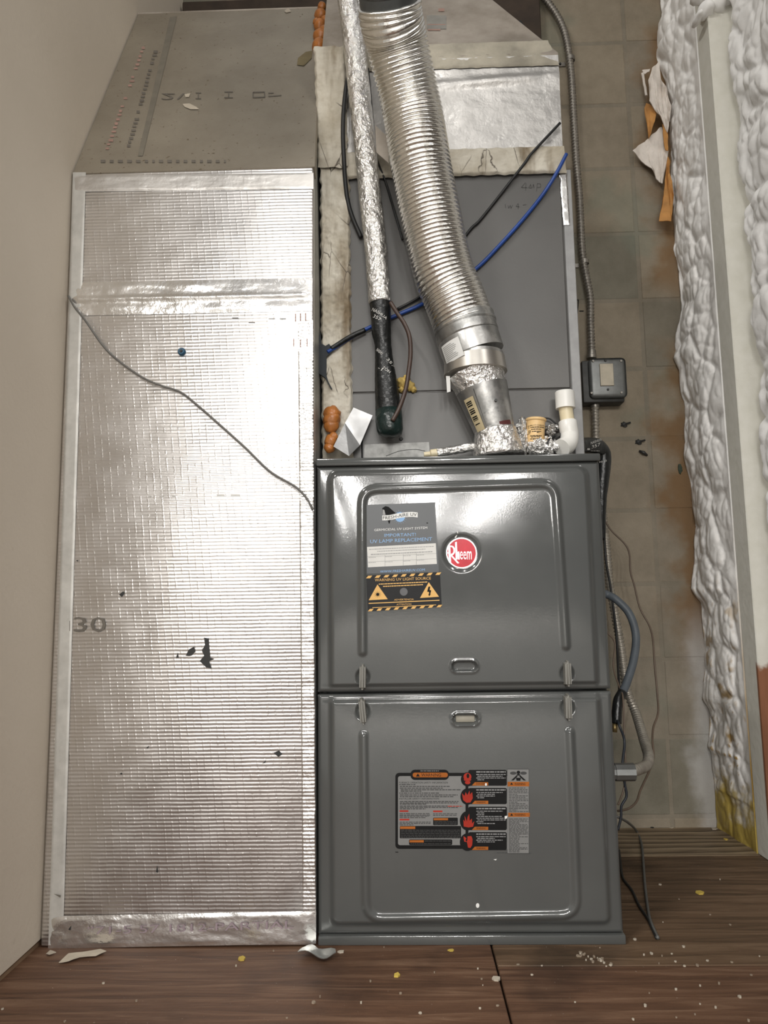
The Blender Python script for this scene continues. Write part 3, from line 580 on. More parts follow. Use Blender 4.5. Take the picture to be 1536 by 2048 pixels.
# printed characters
D = Decal(0, 800, 660/1536, dface); D.text('30', 345, 1010, 495, 1080, FAINT, 8); D.rect(325, 1012, 328, 1075, FAINT, 8); D.words(690, 445, 850, 7, FOILDK, 1, 40, (12, 20)); D.words(1010, 440, 1140, 9, FOILDK, 1, 30, (25, 45)); D.build('printed_number', R)
D = Decal(100, 300, 560/1536, dface)
for x, y in ((1345, 900), (1372, 898), (1400, 896), (1335, 1035), (1372, 1040), (1408, 1035)): D.rect(x, y, x+5, y+42, FRED, 1)
for x, y in ((1000, 920), (1090, 945), (1200, 925), (1260, 925)): D.rect(x, y, x+35, y+4, FAINT, 1)
D.build('printed_mark', R)
D = Decal(0, 1500, 700/1536, dface); D.e = .0003; D.text('"71-5 57 1812-PARTIAL', 390, 770, 1290, 805, FPURP, 14, -.03); D.build('printed_code', R)
def sface(a, b, e):
    p = at(a, b, plane=slp); return (p.x, p.y-.0008-e, p.z+.0002)
D = Decal(100, 0, 600/1536, sface); D.text('2', 570, 480, 640, 512, FAINT, 2, flipy=True); D.text('/', 650, 480, 690, 510, FAINT, 2); 
for x, y, w_ in ((760, 492, 14), (915, 487, 22)): stroke(D, [(x-w_, y-15), (x+w_, y-15)], 5, FAINT); stroke(D, [(x, y-15), (x, y+14)], 6, FAINT); stroke(D, [(x-w_, y+14), (x+w_, y+14)], 5, FAINT)
stroke(D, [(1040, 474), (1040, 500), (1100, 498), (1098, 472), (1040, 474)], 6, FAINT); stroke(D, [(1118, 478), (1145, 477)], 5, FAINT); stroke(D, [(1118, 494), (1185, 489)], 5, FAINT)
D.poly([(615, 90), (650, 85), (475, 800), (450, 800)], simple('stripe_print', (.185, .165, .13), .6, .2), 1)
for x0, y0, x1, y1 in ((470, 240, 270, 800), (530, 260, 390, 760)):
    for k in range(26):
        t = k/26; x = x0+(x1-x0)*t; y = y0+(y1-y0)*t
        if random.random() < .8: D.rect(x, y, x+random.uniform(14, 24), y+random.uniform(9, 14), FRED if x0 < 500 else FAINT, 1)
D.words(260, 820, 900, 14, FAINT, 1, 22, (12, 26)); D.build('printed_lettering', R)
D = Decal(100, 0, 600/1536, sface); D.e = .0008; D.poly([(680, 535), (715, 532), (750, 550), (765, 562), (720, 562), (690, 550)], PAPER, 1); D.poly([(690, 485), (720, 480), (712, 500), (695, 500)], PAPER, 1); D.poly([(1270, 300), (1310, 268), (1345, 262), (1340, 300), (1300, 340), (1265, 335)], simple('olive_smear', (.15, .12, .06), .8), 1); D.poly([(1200, 60), (1220, 42), (1235, 62), (1210, 68)], CHIP, 1); D.split('glue_spot', R)
# thin wire lying over the duct
pw = [(137, 592), (150, 615), (170, 640), (205, 690), (235, 720), (285, 755), (325, 772), (362, 785), (400, 815), (440, 850), (490, 895), (540, 943), (590, 973), (612, 995), (626, 1020)]
wire('duct_wire', pxpath([(a, b, DY-.006-.006*math.sin(i*.9)**2) for i, (a, b) in enumerate(pw)]), .0021, simple('grey_cord', (.13, .125, .115), .45), 'thin grey wire draped diagonally across the foil duct', seg=8)
# ================================================================== coil cabinet
CY = .110
C = thing('coil_cabinet', 'dark grey sheet metal coil box standing on the furnace', 'coil cabinet', (.29, .35, FH))
MB().rbox((.03, CY, FH), (.530, .60, 1.503), .002, 2).build('body', COILM, C, 40)
MB().rbox((.030, CY-.003, FH+.003), (.510, CY+.004, 1.022), .0015, 1).build('access_panel', COILM, C, 40)
MB().rbox((.030, CY-.003, 1.0245), (.510, CY+.004, 1.497), .0015, 1).build('front_panel', COILM, C, 40)
MB().rbox((.513, CY-.005, FH), (.5325, CY+.006, 1.503), .0015, 1).build('corner_flange', simple('flange_grey', (.30, .30, .30), .45), C, 40)
tape('flange_tape', [(1118, 342), (1134, 342), (1140, 450), (1127, 450)], FOIL_TAPE, C, y=CY-.006, nu=8, nv=40)
def cface(a, b, e): p = at(a, b, Y=CY-.003); return (p.x, CY-.0034-e, p.z)
D = Decal(580, 0, 600/1536, cface)
stroke(D, [(1205, 935), (1185, 960), (1215, 962)]); stroke(D, [(1208, 938), (1206, 975)]); stroke(D, [(1232, 945), (1222, 962), (1236, 964), (1232, 945)]); stroke(D, [(1242, 962), (1246, 945), (1250, 962)]); stroke(D, [(1262, 980), (1266, 940), (1282, 942), (1284, 958), (1266, 960)])
stroke(D, [(1102, 1045), (1104, 1065)]); stroke(D, [(1116, 1052), (1120, 1066), (1128, 1052), (1132, 1066), (1140, 1050)]); stroke(D, [(1168, 1042), (1158, 1058), (1176, 1060)]); stroke(D, [(1170, 1045), (1168, 1070)]); stroke(D, [(1192, 1050), (1210, 1048)])
D.build('handwriting', C)
# seam slot, screws
MB().box((at(722, 860, Y=CY-.003).x, CY-.0036, FH+.001), (at(724, 860, Y=CY-.003).x+.0012, CY-.002, .925)).build('panel_seam', PBLACK, C)
for a, b in ((802, 878), (1213, 0)):
    if b: c = at(a, b, Y=CY-.003); MB().tube([c, c+Vector((0, -.003, 0))], [.0042, .003], 10).build('screw', DARKM, C, 40)
# ================================================================== plenum over the coil
PY = .104; PS = ((0, PY, 1.775), (0, 1, -.51)); p985 = at(985, 0, plane=PS)
Pn = thing('supply_plenum', 'foil and mastic covered board plenum above the coil box', 'duct', (.27, .3, 1.503))
P = []
for i in range(121):
    row = []
    for j in range(61):
        u, v = i/120, j/60; x = .05+(.517-.05)*u; z = 1.515+(1.768-1.515)*v
        h = .0016*fbm(Vector((x*4, z*26, 1.2)), 3)+.0008*fbm(Vector((x*30, z*60, 4)), 3)+.005*math.exp(-((z-1.705-.03*(u-.5))/.010)**2)*max(0, math.sin((u-.3)*4.2))
        row.append((x, PY-.002-max(-.002, h)*min(1, v*8)*min(1, (1-v)*8), z))
    P.append(row)
MB().grid(P).build('front_foil', FOIL_PLENUM, Pn, 'keep')
MB().box((.0, PY, 1.503), (.517, .60, 1.775)).build('body', BOARD, Pn)
dx = (p985.x-.517)/(p985.z-1.775); zt = p985.z+.14; yt = PY+.51*(zt-1.775); xt = .517+dx*(zt-1.775)
MB().prism([(0, PY, 1.775), (.517, PY, 1.775), (xt, yt, zt), (0, yt, zt)], (0, .02, -.01)).build('slope_panel', BOARD, Pn)
MB().prism([(.517, PY, 1.775), (xt, yt, zt), (xt, .6, zt), (.517, .6, 1.775)], (-.02, 0, -.01)).build('side_panel', BOARD, Pn)
def mastic(name, c, nu, nv, amp, th, mat, parent, seed=0, rag=.2):
    P = []
    for i in range(nu+1):
        row = []
        for j in range(nv+1):
            u, v = i/nu, j/nv; p = (c[0]*(1-u)+c[1]*u)*(1-v)+(c[3]*(1-u)+c[2]*u)*v
            e = min(1, min(u, 1-u)*10, min(v, 1-v)*10)
            n1 = fbm(Vector((p.x*40+seed, p.z*40, seed)), 4); n2 = fbm(Vector((p.x*130+seed, p.z*110, seed+3)), 3)
            s = Vector((noise.noise(Vector((p.z*60, 1, seed))), 0, noise.noise(Vector((p.x*60, 5, seed)))))*.010*rag*(1-e)
            row.append(p+s+Vector((0, -th*min(1, e*1.6)-amp*e*(n1+.4*n2+.3), 0)))
        P.append(row)
    return MB().grid(P).build(name, mat, parent, 'keep')
V = lambda x, y, z: Vector((x, y, z))
mastic('mastic_band', [V(.03, PY-.004, 1.492), V(.522, PY-.004, 1.492), V(.520, PY-.002, 1.555), V(.03, PY-.002, 1.555)], 170, 40, .0030, .005, MASTIC, Pn, 2)
a1, a2 = at(660, 80, plane=PS), at(1075, 80, plane=PS)
mastic('mastic_band', [V(.01, PY-.004, 1.742), V(.518, PY-.004, 1.742), V(.50, PY+.012, 1.815), V(.01, PY+.012, 1.815)], 160, 24, .0015, .003, simple('grey_mastic', (.42, .385, .31), .75, 0, .25, 18, .002, 50), Pn, 5)
D = Decal(580, 0, 600/1536, lambda a, b, e: (lambda p: (p.x, p.y-.001-e, p.z))(at(a, b, plane=PS)))
D.rect(700, 80, 800, 150, simple('tag_patch', (.25, .24, .215), .6), 1)
for x0, y0, x1, y1 in ((705, 125, 795, 130), (705, 150, 770, 158), (760, 45, 790, 60)): D.rect(x0, y0, x1, y1, FRED, 2)
D.build('printed_tag', Pn)
# strip of mastic between duct and coil box
mastic('mastic_strip', [V(.000, .100, .880), V(.063, .106, .880), V(.060, .104, 1.520), V(-.002, .098, 1.520)], 44, 300, .0040, .008, MASTIC, None, 9, .5)
tag(bpy.data.objects['mastic_strip'], 'cracked white sealant strip between foil duct and grey coil box', 'sealant')
mastic('mastic_patch', [V(-.006, .092, 1.515), V(.058, .092, 1.515), V(.055, .094, 1.80), V(-.014, .094, 1.80)], 44, 160, .0025, .006, MASTIC, None, 11, .4)
tag(bpy.data.objects['mastic_patch'], 'white sealant patch beside the plenum above the coil box', 'sealant')
# ================================================================== flexible vent hose
fp = resample(spline([at(a, b, Y=y) for a, b, y in ((929, 652, .042), (908, 595, .040), (886, 540, .034), (861, 430, .022), (842, 330, .008), (824, 220, -.012), (797, 100, -.065), (783, 40, -.105), (779, 8, -.125))], 14), .0011)
random.seed(5); rad = []; ph = 0
for i in range(len(fp)):
    ph += 2*math.pi/(8.0+1.6*noise.noise(Vector((i*.02, 2, 2)))); rad.append(.0565+.0040*abs(math.sin(ph/2))+.0012*noise.noise(Vector((i*.01, 7, 1))))
V_ = thing('vent_hose', 'shiny ribbed aluminium flexible vent hose in front of the coil box', 'vent hose', fp[0])
MB().tube(fp, rad, 56, warp=lambda i, a: 1+.010*math.sin(2*a+i*.01)+.008*noise.noise(Vector((math.cos(a)*2, math.sin(a)*2, i*.03)))).build('hose', FLEXM, V_, True)
tp = spline([at(781, 26, Y=-.115), at(776, -10, Y=-.135), at(768, -120, Y=-.19), at(768, -120, Y=-.19)+Vector((-.005, -.06, .3))], 8)
ux = (tp[-1]-tp[0]).normalized(); MB().tube(tp, .0545, 40).build('metal_sleeve', simple('sleeve_grey', (.10, .105, .105), .4, .5), V_, 40)
# vent connector: collar, strap, tape, reducer, foil wrap
Cn = thing('vent_connector', 'galvanized vent collar and tapered pipe under the ribbed hose', 'vent pipe', at(994, 908, Y=.045))
c0, c1, c2, c3, c4, c5, c6, c7 = [at(a, b, Y=.045) for a, b in ((926, 640), (936, 677), (948, 712), (951, 748), (960, 770), (966, 786), (991, 866), (997, 912))]
MB().tube([c0, c0.lerp(c1, .95), c1, c1+(c2-c1)*.05, c2], [.0625, .0622, .0605, .0618, .061], 44).build('collar', GALV, Cn, 30)
MB().tube([c0.lerp(c1, .35), c0.lerp(c1, .42), c0.lerp(c1, .5)], [.0630, .0638, .0630], 44).build('collar_bead', GALV, Cn, 30)
MB().tube([c2.lerp(c3, .0), c2.lerp(c3, .35)], [.0575, .0575], 44).build('inner_pipe', GALV, Cn, 30)
s0, s1 = c2.lerp(c3, .2), c3; MB().tube([s0, s1], [.0600, .0625], 48).build('strap', simple('strap_steel', (.62, .59, .54), .3, .9, .12, 14), Cn, 30)
MB().tube(resample([c3-(c3-c2)*.1, c4, c5+(c6-c5)*.05], .003), [.0565-.0006*k for k in range(len(resample([c3-(c3-c2)*.1, c4, c5+(c6-c5)*.05], .003)))], 60, warp=lambda i, a: 1+.03*noise.noise(Vector((math.cos(a)*6, math.sin(a)*6, i*.7)))).build('foil_wrap', FOIL_CRUMPLE, Cn, 'keep')
MB().tube([c5-(c6-c5)*.1, c6], [.0515, .0385], 44).build('reducer', GALV, Cn, 30)
d = (c6-c5); lat = Vector((1, 0, 0)); 
MB().tube([c5.lerp(c6, .05)+Vector((-.024, -.0445, 0)), c6+Vector((-.019, -.0335, 0))], .0009, 6).build('seam', DARKM, Cn)
# barcode label and paper tag wrapped on the pipes
def wrapped(a0, a1, s0, s1, A, B, ra, rb, nu=10):
    P = []; ax = (B-A).normalized(); fy = Vector((0, -1, 0)); fy = (fy-ax*fy.dot(ax)).normalized(); fxv = ax.cross(fy); fxv = fxv if fxv.x > 0 else -fxv
    for i in range(nu+1):
        row = []; a = math.radians(a0+(a1-a0)*i/nu)
        for t in (s0, s1): c = A.lerp(B, t); r = ra+(rb-ra)*t; row.append(c+(fy*math.cos(a)+fxv*math.sin(a))*r)
        P.append(row)
    return P
MB().grid(wrapped(-62, -34, .12, .92, c5, c6, .0516, .0402)).build('barcode_label', simple('label_tan', (.50, .42, .26), .5), Cn, True)
mb = MB()
for k in range(13):
    if k % 4 != 3: mb.grid(wrapped(-58, -42, .2+k*.045, .2+k*.045+random.choice((.014, .024, .03)), c5, c6, .0517+.0003, .0402+.0003))
mb.build('barcode', PBLACK, Cn, True)
MB().grid(wrapped(-70, -26, .22, 1.25, c1, c2, .0632, .0636)).build('paper_label', WHITE, Cn, True)
mb = MB()
for k in range(9): mb.grid(wrapped(-66, -34-random.uniform(0, 12), .35+k*.09, .35+k*.09+.028, c1, c2, .0636, .0640))
mb.build('label_print', PGREY, Cn, True)
MB().prism([at(a, b, Y=.03) for a, b in ((892, 752), (900, 752), (901, 783), (894, 785))], (0, .001, 0)).build('hanging_label', WHITE, Cn)
mb = MB(); c = at(991, 801, Y=.0); c = at(992, 800, Y=-.004); mb.tube([c+Vector((0, .006, 0)), c+Vector((0, -.001, 0))], .0028, 8).build('rivet_hole', DARKM, Cn)
MB().grid(wrapped(8, 46, .86, .985, c5, c6, .0519, .0391)).build('red_smear', simple('dark_red_sealant', (.10, .025, .025), .5), Cn, True)
D = Decal(840, 600, 220/1408, lambda a, b, e: (lambda p: (p.x, p.y, p.z))(at(a, b, Y=0))); 
def psurf(a, b, e):
    # nearest hit on the reducer cone
    d_ = Vector(ray(a, b)); o_ = Vector(CAM)
    for k in range(240):
        q = o_+d_*(1.28+k*.0015); t = max(0, min(1, (q-c5).dot(c6-c5)/(c6-c5).length_squared)); r = .0500+(.0385-.0500)*t
        if (q-c5.lerp(c6, t)).length < r+.0006: return q
    return q
D = Decal(840, 600, 220/1408, psurf); D.text('4', 780, 1190, 850, 1258, simple('embossed', (.20, .20, .195), .5, .6), 1, -.1); D.text('Occ4-1', 780, 1405, 1010, 1460, MC['embossed'], 1, -.12); D.build('stamped_mark', Cn)
fw = resample([c6-(c7-c6)*.15, c7], .003); MB().tube(fw, [.040+.0006*k for k in range(len(fw))], 64, warp=lambda i, a: 1+.035*noise.noise(Vector((math.cos(a)*5, math.sin(a)*5, i*.5)))).build('foil_wrap', FOIL_CRUMPLE, Cn, 'keep')
# ================================================================== suction line
SL = thing('refrigerant_line', 'foil-jacketed refrigerant line with black taped end beside the hose', 'pipe', at(780, 870, Y=.075))
sp_ = resample(spline([at(a, b, Y=y) for a, b, y in ((688, -40, .03), (697, 0, .035), (710, 100, .045), (720, 200, .055), (731, 300, .06), (741, 400, .065), (752, 500, .07), (760, 606, .072))], 12), .0035)
MB().tube(sp_, .0232, 40, warp=lambda i, a: 1+.05*noise.noise(Vector((math.cos(a)*2.2, math.sin(a)*2.2, i*.16)))+.035*noise.noise(Vector((math.cos(a)*5, math.sin(a)*5, i*.33+9)))).build('foil_jacket', FOIL_CRUMPLE, SL, 'keep')
tpts = [(760, 604, 22), (762, 640, 20.5), (763, 665, 20), (766, 690, 17), (768, 718, 18.5), (770, 745, 21), (772, 765, 23), (775, 800, 25), (777, 824, 26.5)]
ts = spline([at(a, b, Y=.074) for a, b, r in tpts], 10); rr = np.interp(np.linspace(0, len(tpts)-1, len(ts)), range(len(tpts)), [r/1010 for a, b, r in tpts])
MB().tube(ts, list(rr), 32, warp=lambda i, a: 1+.03*noise.noise(Vector((math.cos(a)*3, math.sin(a)*3, i*.4)))).build('black_tape', TAPE, SL, True)
bt = [at(777, 822, Y=.072), at(778, 840, Y=.070), at(780, 860, Y=.068), at(780, 868, Y=.068), at(780, 873, Y=.068)]
MB().tube(bt, [.0265, .0272, .0262, .0235, .013], 28).build('green_boot', TAPEG, SL, True)
def lsurf(a, b, e):
    p = at(a, b, Y=.072); k = min(range(len(ts)), key=lambda i: abs(ts[i].z-p.z)); c = ts[k]; r = rr[k]*1.035
    dxx = max(-r*.98, min(r*.98, p.x-c.x)); return (c.x+dxx, c.y-math.sqrt(max(0, r*r-dxx*dxx))-.0003, p.z)
D = Decal(600, 560, 260/1479, lsurf)
def tilt_text(D, t, x, y, h, w, ang, m):
    v, f = text2d(t); lo, hi = v.min(0), v.max(0); q = (v-lo)/(hi-lo); ca, sa = math.cos(ang), math.sin(ang)
    D.mb.add([D.p(x+a*w*ca+(b*h)*sa, y+a*w*sa-b*h*ca, 1) for a, b in q], f, m)
for t, x, y, w_, a in (('NASHUA', 815, 355, 200, .6), ('357', 830, 430, 100, .6), ('NASHU', 865, 800, 90, .8), ('357', 985, 915, 110, .8), ('TON', 935, 1020, 100, .6), ('-1', 885, 1015, 55, .6)): tilt_text(D, t, x, y+20, 34, w_, a, OFFW)
D.build('tape_lettering', SL)
# flap hanging off the foil jacket
MB().prism([at(a, b, Y=.05) for a, b in ((750, 250), (779, 277), (777, 326), (753, 305))], (0, .0015, 0)).build('torn_flap', BOARD, SL)
# ================================================================== cables on the coil face
wire('brown_tube', pxpath([(781, 605, .05), (795, 627, .045), (809, 648, .045), (819, 674, .045), (821, 709, .045), (817, 745, .045), (811, 780, .045), (799, 815, .042), (785, 842, .040)]), .0044, BROWN, 'brown tube looping from the taped line down to its dark end', 'tube')
wire('liquid_line', pxpath([(700, 120, .08), (697, 150, .08), (692, 176, .075), (687, 225, .07), (686, 273, .07), (688, 320, .075), (690, 355, .085), (695, 400, .095), (705, 435, .098), (722, 475, .099)]), .0047, BLACK, 'black pipe curving down left of the foil-jacketed line', 'pipe')
wire('thin_black_wire', pxpath([(736, 137, .085), (742, 200, .088), (747, 260, .09), (752, 312, .09), (771, 363, .098), (791, 430, .099), (805, 480, .100)]), .0022, BLACK, 'thin black wire between the foil-jacketed line and the ribbed hose')
wire('blue_cable', pxpath([(655, 704, .082), (664, 699, .085), (700, 676, .094), (735, 657, .098), (790, 632, .1), (845, 608, .1), (900, 575, .1), (955, 535, .1), (1000, 490, .1), (1045, 440, .1), (1085, 390, .1), (1112, 348, .09), (1133, 308, .088)]), .0040, BLUE, 'blue cable running diagonally across the grey coil box', 'cable')
wire('black_cable', pxpath([(795, 618, .101), (840, 593, .102), (870, 560, .102), (935, 466, .102), (960, 440, .102), (1000, 390, .102), (1048, 328, .092), (1065, 305, .088), (1120, 246, .092)]), .0030, BLACK, 'black cable running diagonally above the blue cable', 'cable')
pt = [(175, 580), (200, 570), (205, 690), (230, 590), (240, 720), (290, 750), (330, 725), (365, 770), (380, 800), (300, 870), (300, 1080), (320, 1150), (365, 1235), (350, 1240), (285, 1110), (200, 1050), (175, 900)]
MBs = MB().prism([at(600+a*.1758, 560+b*.1758, Y=.083) for a, b in pt], (0, .006, 0)).build('black_sealant', simple('black_sealant_mat', (.008, .013, .018), .6), None)
tag(MBs, 'ragged black sealant glob where the blue cable enters the duct', 'sealant')
wire('cable_tape', pxpath([(662, 698, .0845), (700, 674, .0925), (730, 660, .096)]), .0052, TAPE, 'black tape wrapped over the left end of the blue cable', 'tape')
# ================================================================== small items on the furnace top
def panel(name, pts, y, mat, label, cat, th=.0012, bend=None):
    P_ = [at(a, b, Y=y) for a, b in pts]
    if bend: P_ = [p+Vector((0, bend(p), 0)) for p in P_]
    return tag(MB().prism(P_, (0, th, 0)).build(name, mat), label, cat)
panel('metal_bracket', [(729, 889), (858, 884), (860, 917), (728, 920)], CY-.0045, simple('zinc_strip', (.30, .30, .29), .55, .6, .25, 60), 'flat galvanized strip fixed low on the coil box behind the furnace top', 'bracket')
o = MB(); q0 = [at(a, b, Y=.085) for a, b in ((690, 846), (707, 815), (745, 831), (720, 890))]; q1 = [at(a, b, Y=y) for a, b, y in ((667, 893, .055), (690, 846, .085), (720, 890, .085), (698, 912, .06))]
o.prism(q0, (0, .0012, 0)); o.prism(q1, (0, .0012, 0)); tag(o.build('foil_flap', foil('dull_foil', (.42, .42, .42), .45, False, .001, 30)), 'folded piece of silver foil tape beside the brown foam glob', 'foil tape')
def ofoam(lst, label):
    mb = MB()
    for k, (a, b, r, y) in enumerate(lst): mb.blob(at(a, b, Y=y), (r/1000, r/1150, r*1.05/1000), None, .16, 1, 3, k)
    tag(mb.build('foam_glob', ORANGE, None, True), label, 'foam')
ofoam([(664, 838, 18, .075), (664, 828, 17, .075), (663, 850, 16, .075)], 'round orange-brown foam glob near the base of the sealant strip')
ofoam([(662, 882, 13, .07), (659, 895, 11, .07), (667, 873, 9, .068)], 'small orange foam glob just above the furnace top left corner')
lst = []
for a, b, r in ((644, 13, 11), (642, 31, 16), (640, 51, 15.5), (641, 72, 17), (639, 92, 17), (647, 110, 17), (652, 122, 10), (650, 40, 10), (648, 60, 11), (633, 44, 9)):
    p = at(a, b, plane=slp); lst.append((a, b, r, p.y-.012))
ofoam(lst, 'row of orange-brown expanding foam beads on the duct slope edge')
mb = MB(); 
for k, (a, b, r) in enumerate(((806, 765, 11), (819, 772, 10), (813, 757, 7), (827, 779, 6), (803, 780, 6))): mb.blob(at(a, b, Y=CY-.006), (r/1000, .009, r/1000), None, .5, 1.6, 3, k)
tag(mb.build('foam_glob', YFOAM, None, True), 'yellow foam lump on the coil box behind the brown tube', 'foam')
T = thing('pvc_trap', 'white plastic elbow and coupling on the furnace top right', 'drain pipe', at(1126, 905, Y=.07))
a0, a1, a2, a3, a4 = at(1129, 783, Y=.07), at(1131, 817, Y=.07), at(1135, 842, Y=.07), at(1139, 872, Y=.068), at(1123, 896, Y=.045)
MB().tube([a0, a0.lerp(a1, .04), a1], [.0175, .019, .0192], 28).build('coupling', PVC, T, 40)
MB().tube([a1-(a1-a0)*.1, a2+(a3-a2)*.1], .0138, 28).build('pipe', PVC_Y, T, 40)
MB().tube([a2, a2.lerp(a3, .05)]+spline([a2.lerp(a3, .5), a3, a3.lerp(a4, .45)+Vector((.003, 0, -.005)), a4], 8), [.0165, .0178]+[.0180]*25, 28).build('elbow', PVC, T, 40)
U = thing('plastic_stub', 'cream plastic pipe stub with black print beside the elbow', 'drain pipe', at(1071, 905, Y=.07))
b0_, b1_ = at(1072, 838, Y=.07), at(1070, 900, Y=.07)
MB().tube([b0_, b0_.lerp(b1_, .02), b0_.lerp(b1_, .07), b0_.lerp(b1_, .10), b1_], [.0195, .0206, .0204, .0182, .0170], 28).build('pipe', CREAM, U, 40)
def usurf(a, b, e):
    p = at(a, b, Y=.055); t = (p-b0_).dot(b1_-b0_)/(b1_-b0_).length_squared; c = b0_.lerp(b1_, t); r = .0183-.0012*t; dd = max(-r*.97, min(r*.97, p.x-c.x)); return (c.x+dd, c.y-math.sqrt(r*r-dd*dd)-.0004, p.z)
D = Decal(1030, 760, 200/1536, usurf)
D.text('SUPPLY IT COMPLETE', 205, 688, 455, 712, PBLACK, 1)
for x0, y, x1 in ((215, 722, 450), (250, 752, 400), (260, 785, 400), (330, 805, 370), (235, 850, 410), (250, 870, 395), (235, 898, 380)): D.words(x0, y, x1, 12, PBLACK, 1, 5, (18, 50))
D.text('UP', 195, 770, 245, 830, PBLACK, 1); D.build('printed_text', U)
def wad(lst, label):
    mb = MB()
    for k, (a, b, rx, rz, y) in enumerate(lst): mb.blob(at(a, b, Y=y), (rx/1000, .016, rz/1000), None, .55, 1.8, 4, k+3)
    tag(mb.build('foil_wad', FOIL_CRUMPLE, None, 30), label, 'foil')
wad([(1043, 862, 10, 24, .08), (1048, 885, 12, 22, .075), (1053, 852, 12, 11, .085)], 'crumpled foil between the vent pipe and the cream stub')
wad([(1078, 893, 19, 14, .05), (1100, 891, 13, 17, .055), (1066, 898, 11, 10, .052)], 'crumpled foil around the foot of the cream stub')
wad([(1104, 856, 13, 6, .09), (1100, 868, 9, 7, .092)], 'small foil scrap behind the white elbow')
mb = MB(); sl = [at(a, b, Y=.05) for a, b in ((874, 906), (890, 903), (915, 899), (935, 895), (958, 892))]
tag(MB().tube(resample(spline(sl, 8), .002), .0085, 20, warp=lambda i, a: 1+.16*noise.noise(Vector((math.cos(a)*4, math.sin(a)*4, i*.4)))).build('foil_wrapped_tube', FOIL_CRUMPLE, None, 'keep'), 'thin foil-wrapped tube lying beside the vent pipe foot', 'tube')
tag(MB().tube([at(848, 909, Y=.05), at(860, 908, Y=.05), at(862, 907, Y=.05), at(878, 905, Y=.05)], [.005, .005, .008, .008], 16).build('tube_fitting', PVC_Y, None, 40), 'small cream fitting at the left end of the foil tube', 'fitting')
wire('loose_hair_wire', pxpath([(772, 912, .06), (800, 902, .06), (830, 899, .06), (850, 902, .055)]), .0006, DARKM, 'hair-thin wire bowed over the furnace top in front of bracket')
wire('black_lead', pxpath([(1088, 897, .045), (1098, 882, .045), (1112, 872, .055), (1124, 868, .09)]), .0048, TAPE, 'short black taped lead between the foil wad and the elbow')
wire('thin_lead', pxpath([(1088, 836, .095), (1100, 838, .095), (1110, 846, .095), (1118, 852, .095)]), .0018, BLACK, 'thin dark lead behind the cream stub')
# ================================================================== conduit, junction box, hoses at right
def conduit(name, pts, r, mat, label, parent=None, pitch=.0095):
    q = resample(pts, pitch/5); o = MB().tube(q, [r+.0016*math.sin(2*math.pi*i/5) for i in range(len(q))], 14).build(name, mat, parent, True)
    if label: tag(o, label, 'conduit')
    return o
CYW = .658
conduit('electrical_conduit', pxpath([(1062, -40, CYW), (1088, -5, CYW), (1112, 28, CYW), (1128, 62, CYW), (1137, 105, CYW), (1143, 160, CYW), (1148, 250, CYW), (1153, 330, CYW), (1159, 400, CYW), (1164, 500, CYW), (1171, 546, CYW), (1180, 595, CYW), (1181, 644, CYW), (1183, 704, CYW)]), .0098, CONDM, 'flexible grey metal conduit running up the wall above the junction box')
J = thing('junction_box', 'square grey metal junction box with raised cover on block wall', 'junction box', at(1212, 758, Y=YB))
bl, bh = at(1176, 799, Y=.63), at(1250, 716, Y=.63)
MB().rbox((bl.x-.012, .632, bl.z-.008), (bh.x-.006, YB-.001, bh.z-.004), .004, 2).build('box_body', DARKM, J, 40)
q0, q1 = at(1180, 797, Y=.625), at(1250, 716, Y=.625)
mb = MB(); mb.rbox((q0.x, .620, q0.z), (q1.x, .634, q1.z), .012, 4); mb.build('cover', BOXM, J, 40)
p0, p1 = at(1201, 772, Y=.618), at(1226, 727, Y=.618); MB().rbox((p0.x, .6165, p0.z), (p1.x, .6215, p1.z), .001, 1).build('blank_plate', simple('blank_plate_tan', (.42, .375, .295), .45, .4), J, 40)
for a, b in ((1242, 722), (1243, 785), (1183, 786), (1186, 722), (1211, 721), (1216, 779)):
    c = at(a, b, Y=.6195); MB().tube([c+Vector((0, .002, 0)), c+Vector((0, -.002, 0))], [.004, .003], 10).build('screw', CONDM if b in (785, 786, 722) else DARKM, J, 40)
for a, b, b2 in ((1183, 717, 702), (1190, 799, 815)):
    c, d = at(a, b, Y=CYW), at(a, b2, Y=CYW); MB().tube([c, c.lerp(d, .4), c.lerp(d, .45), d], [.014, .014, .0125, .0125], 16).build('conduit_fitting', CONDM, J, 40)
conduit('electrical_conduit', pxpath([(1190, 808, CYW), (1191, 840, CYW), (1192, 880, CYW), (1195, 940, .65), (1205, 1020, .64), (1214, 1100, .62), (1219, 1165, .60), (1229, 1222, .57), (1242, 1295, .53), (1253, 1375, .49), (1272, 1427, .45), (1290, 1487, .32), (1297, 1512, .24), (1293, 1530, .19), (1277, 1538, .13), (1252, 1546, .09)]), .0098, CONDL, 'flexible metal conduit running from junction box down to furnace side')
ce = at(1262, 1544, Y=.09); tag(MB().tube([Vector((FW-.001, ce.y, ce.z+.0005)), Vector((FW+.008, ce.y, ce.z)), Vector((FW+.0085, ce.y, ce.z)), Vector((FW+.022, ce.y, ce.z)), Vector((FW+.0225, ce.y, ce.z)), Vector((ce.x+.006, ce.y, ce.z))], [.0185, .0185, .0155, .0150, .0165, .0165], 10).build('conduit_connector', BOXM, None, 30), 'steel conduit connector on the right side of furnace', 'connector')
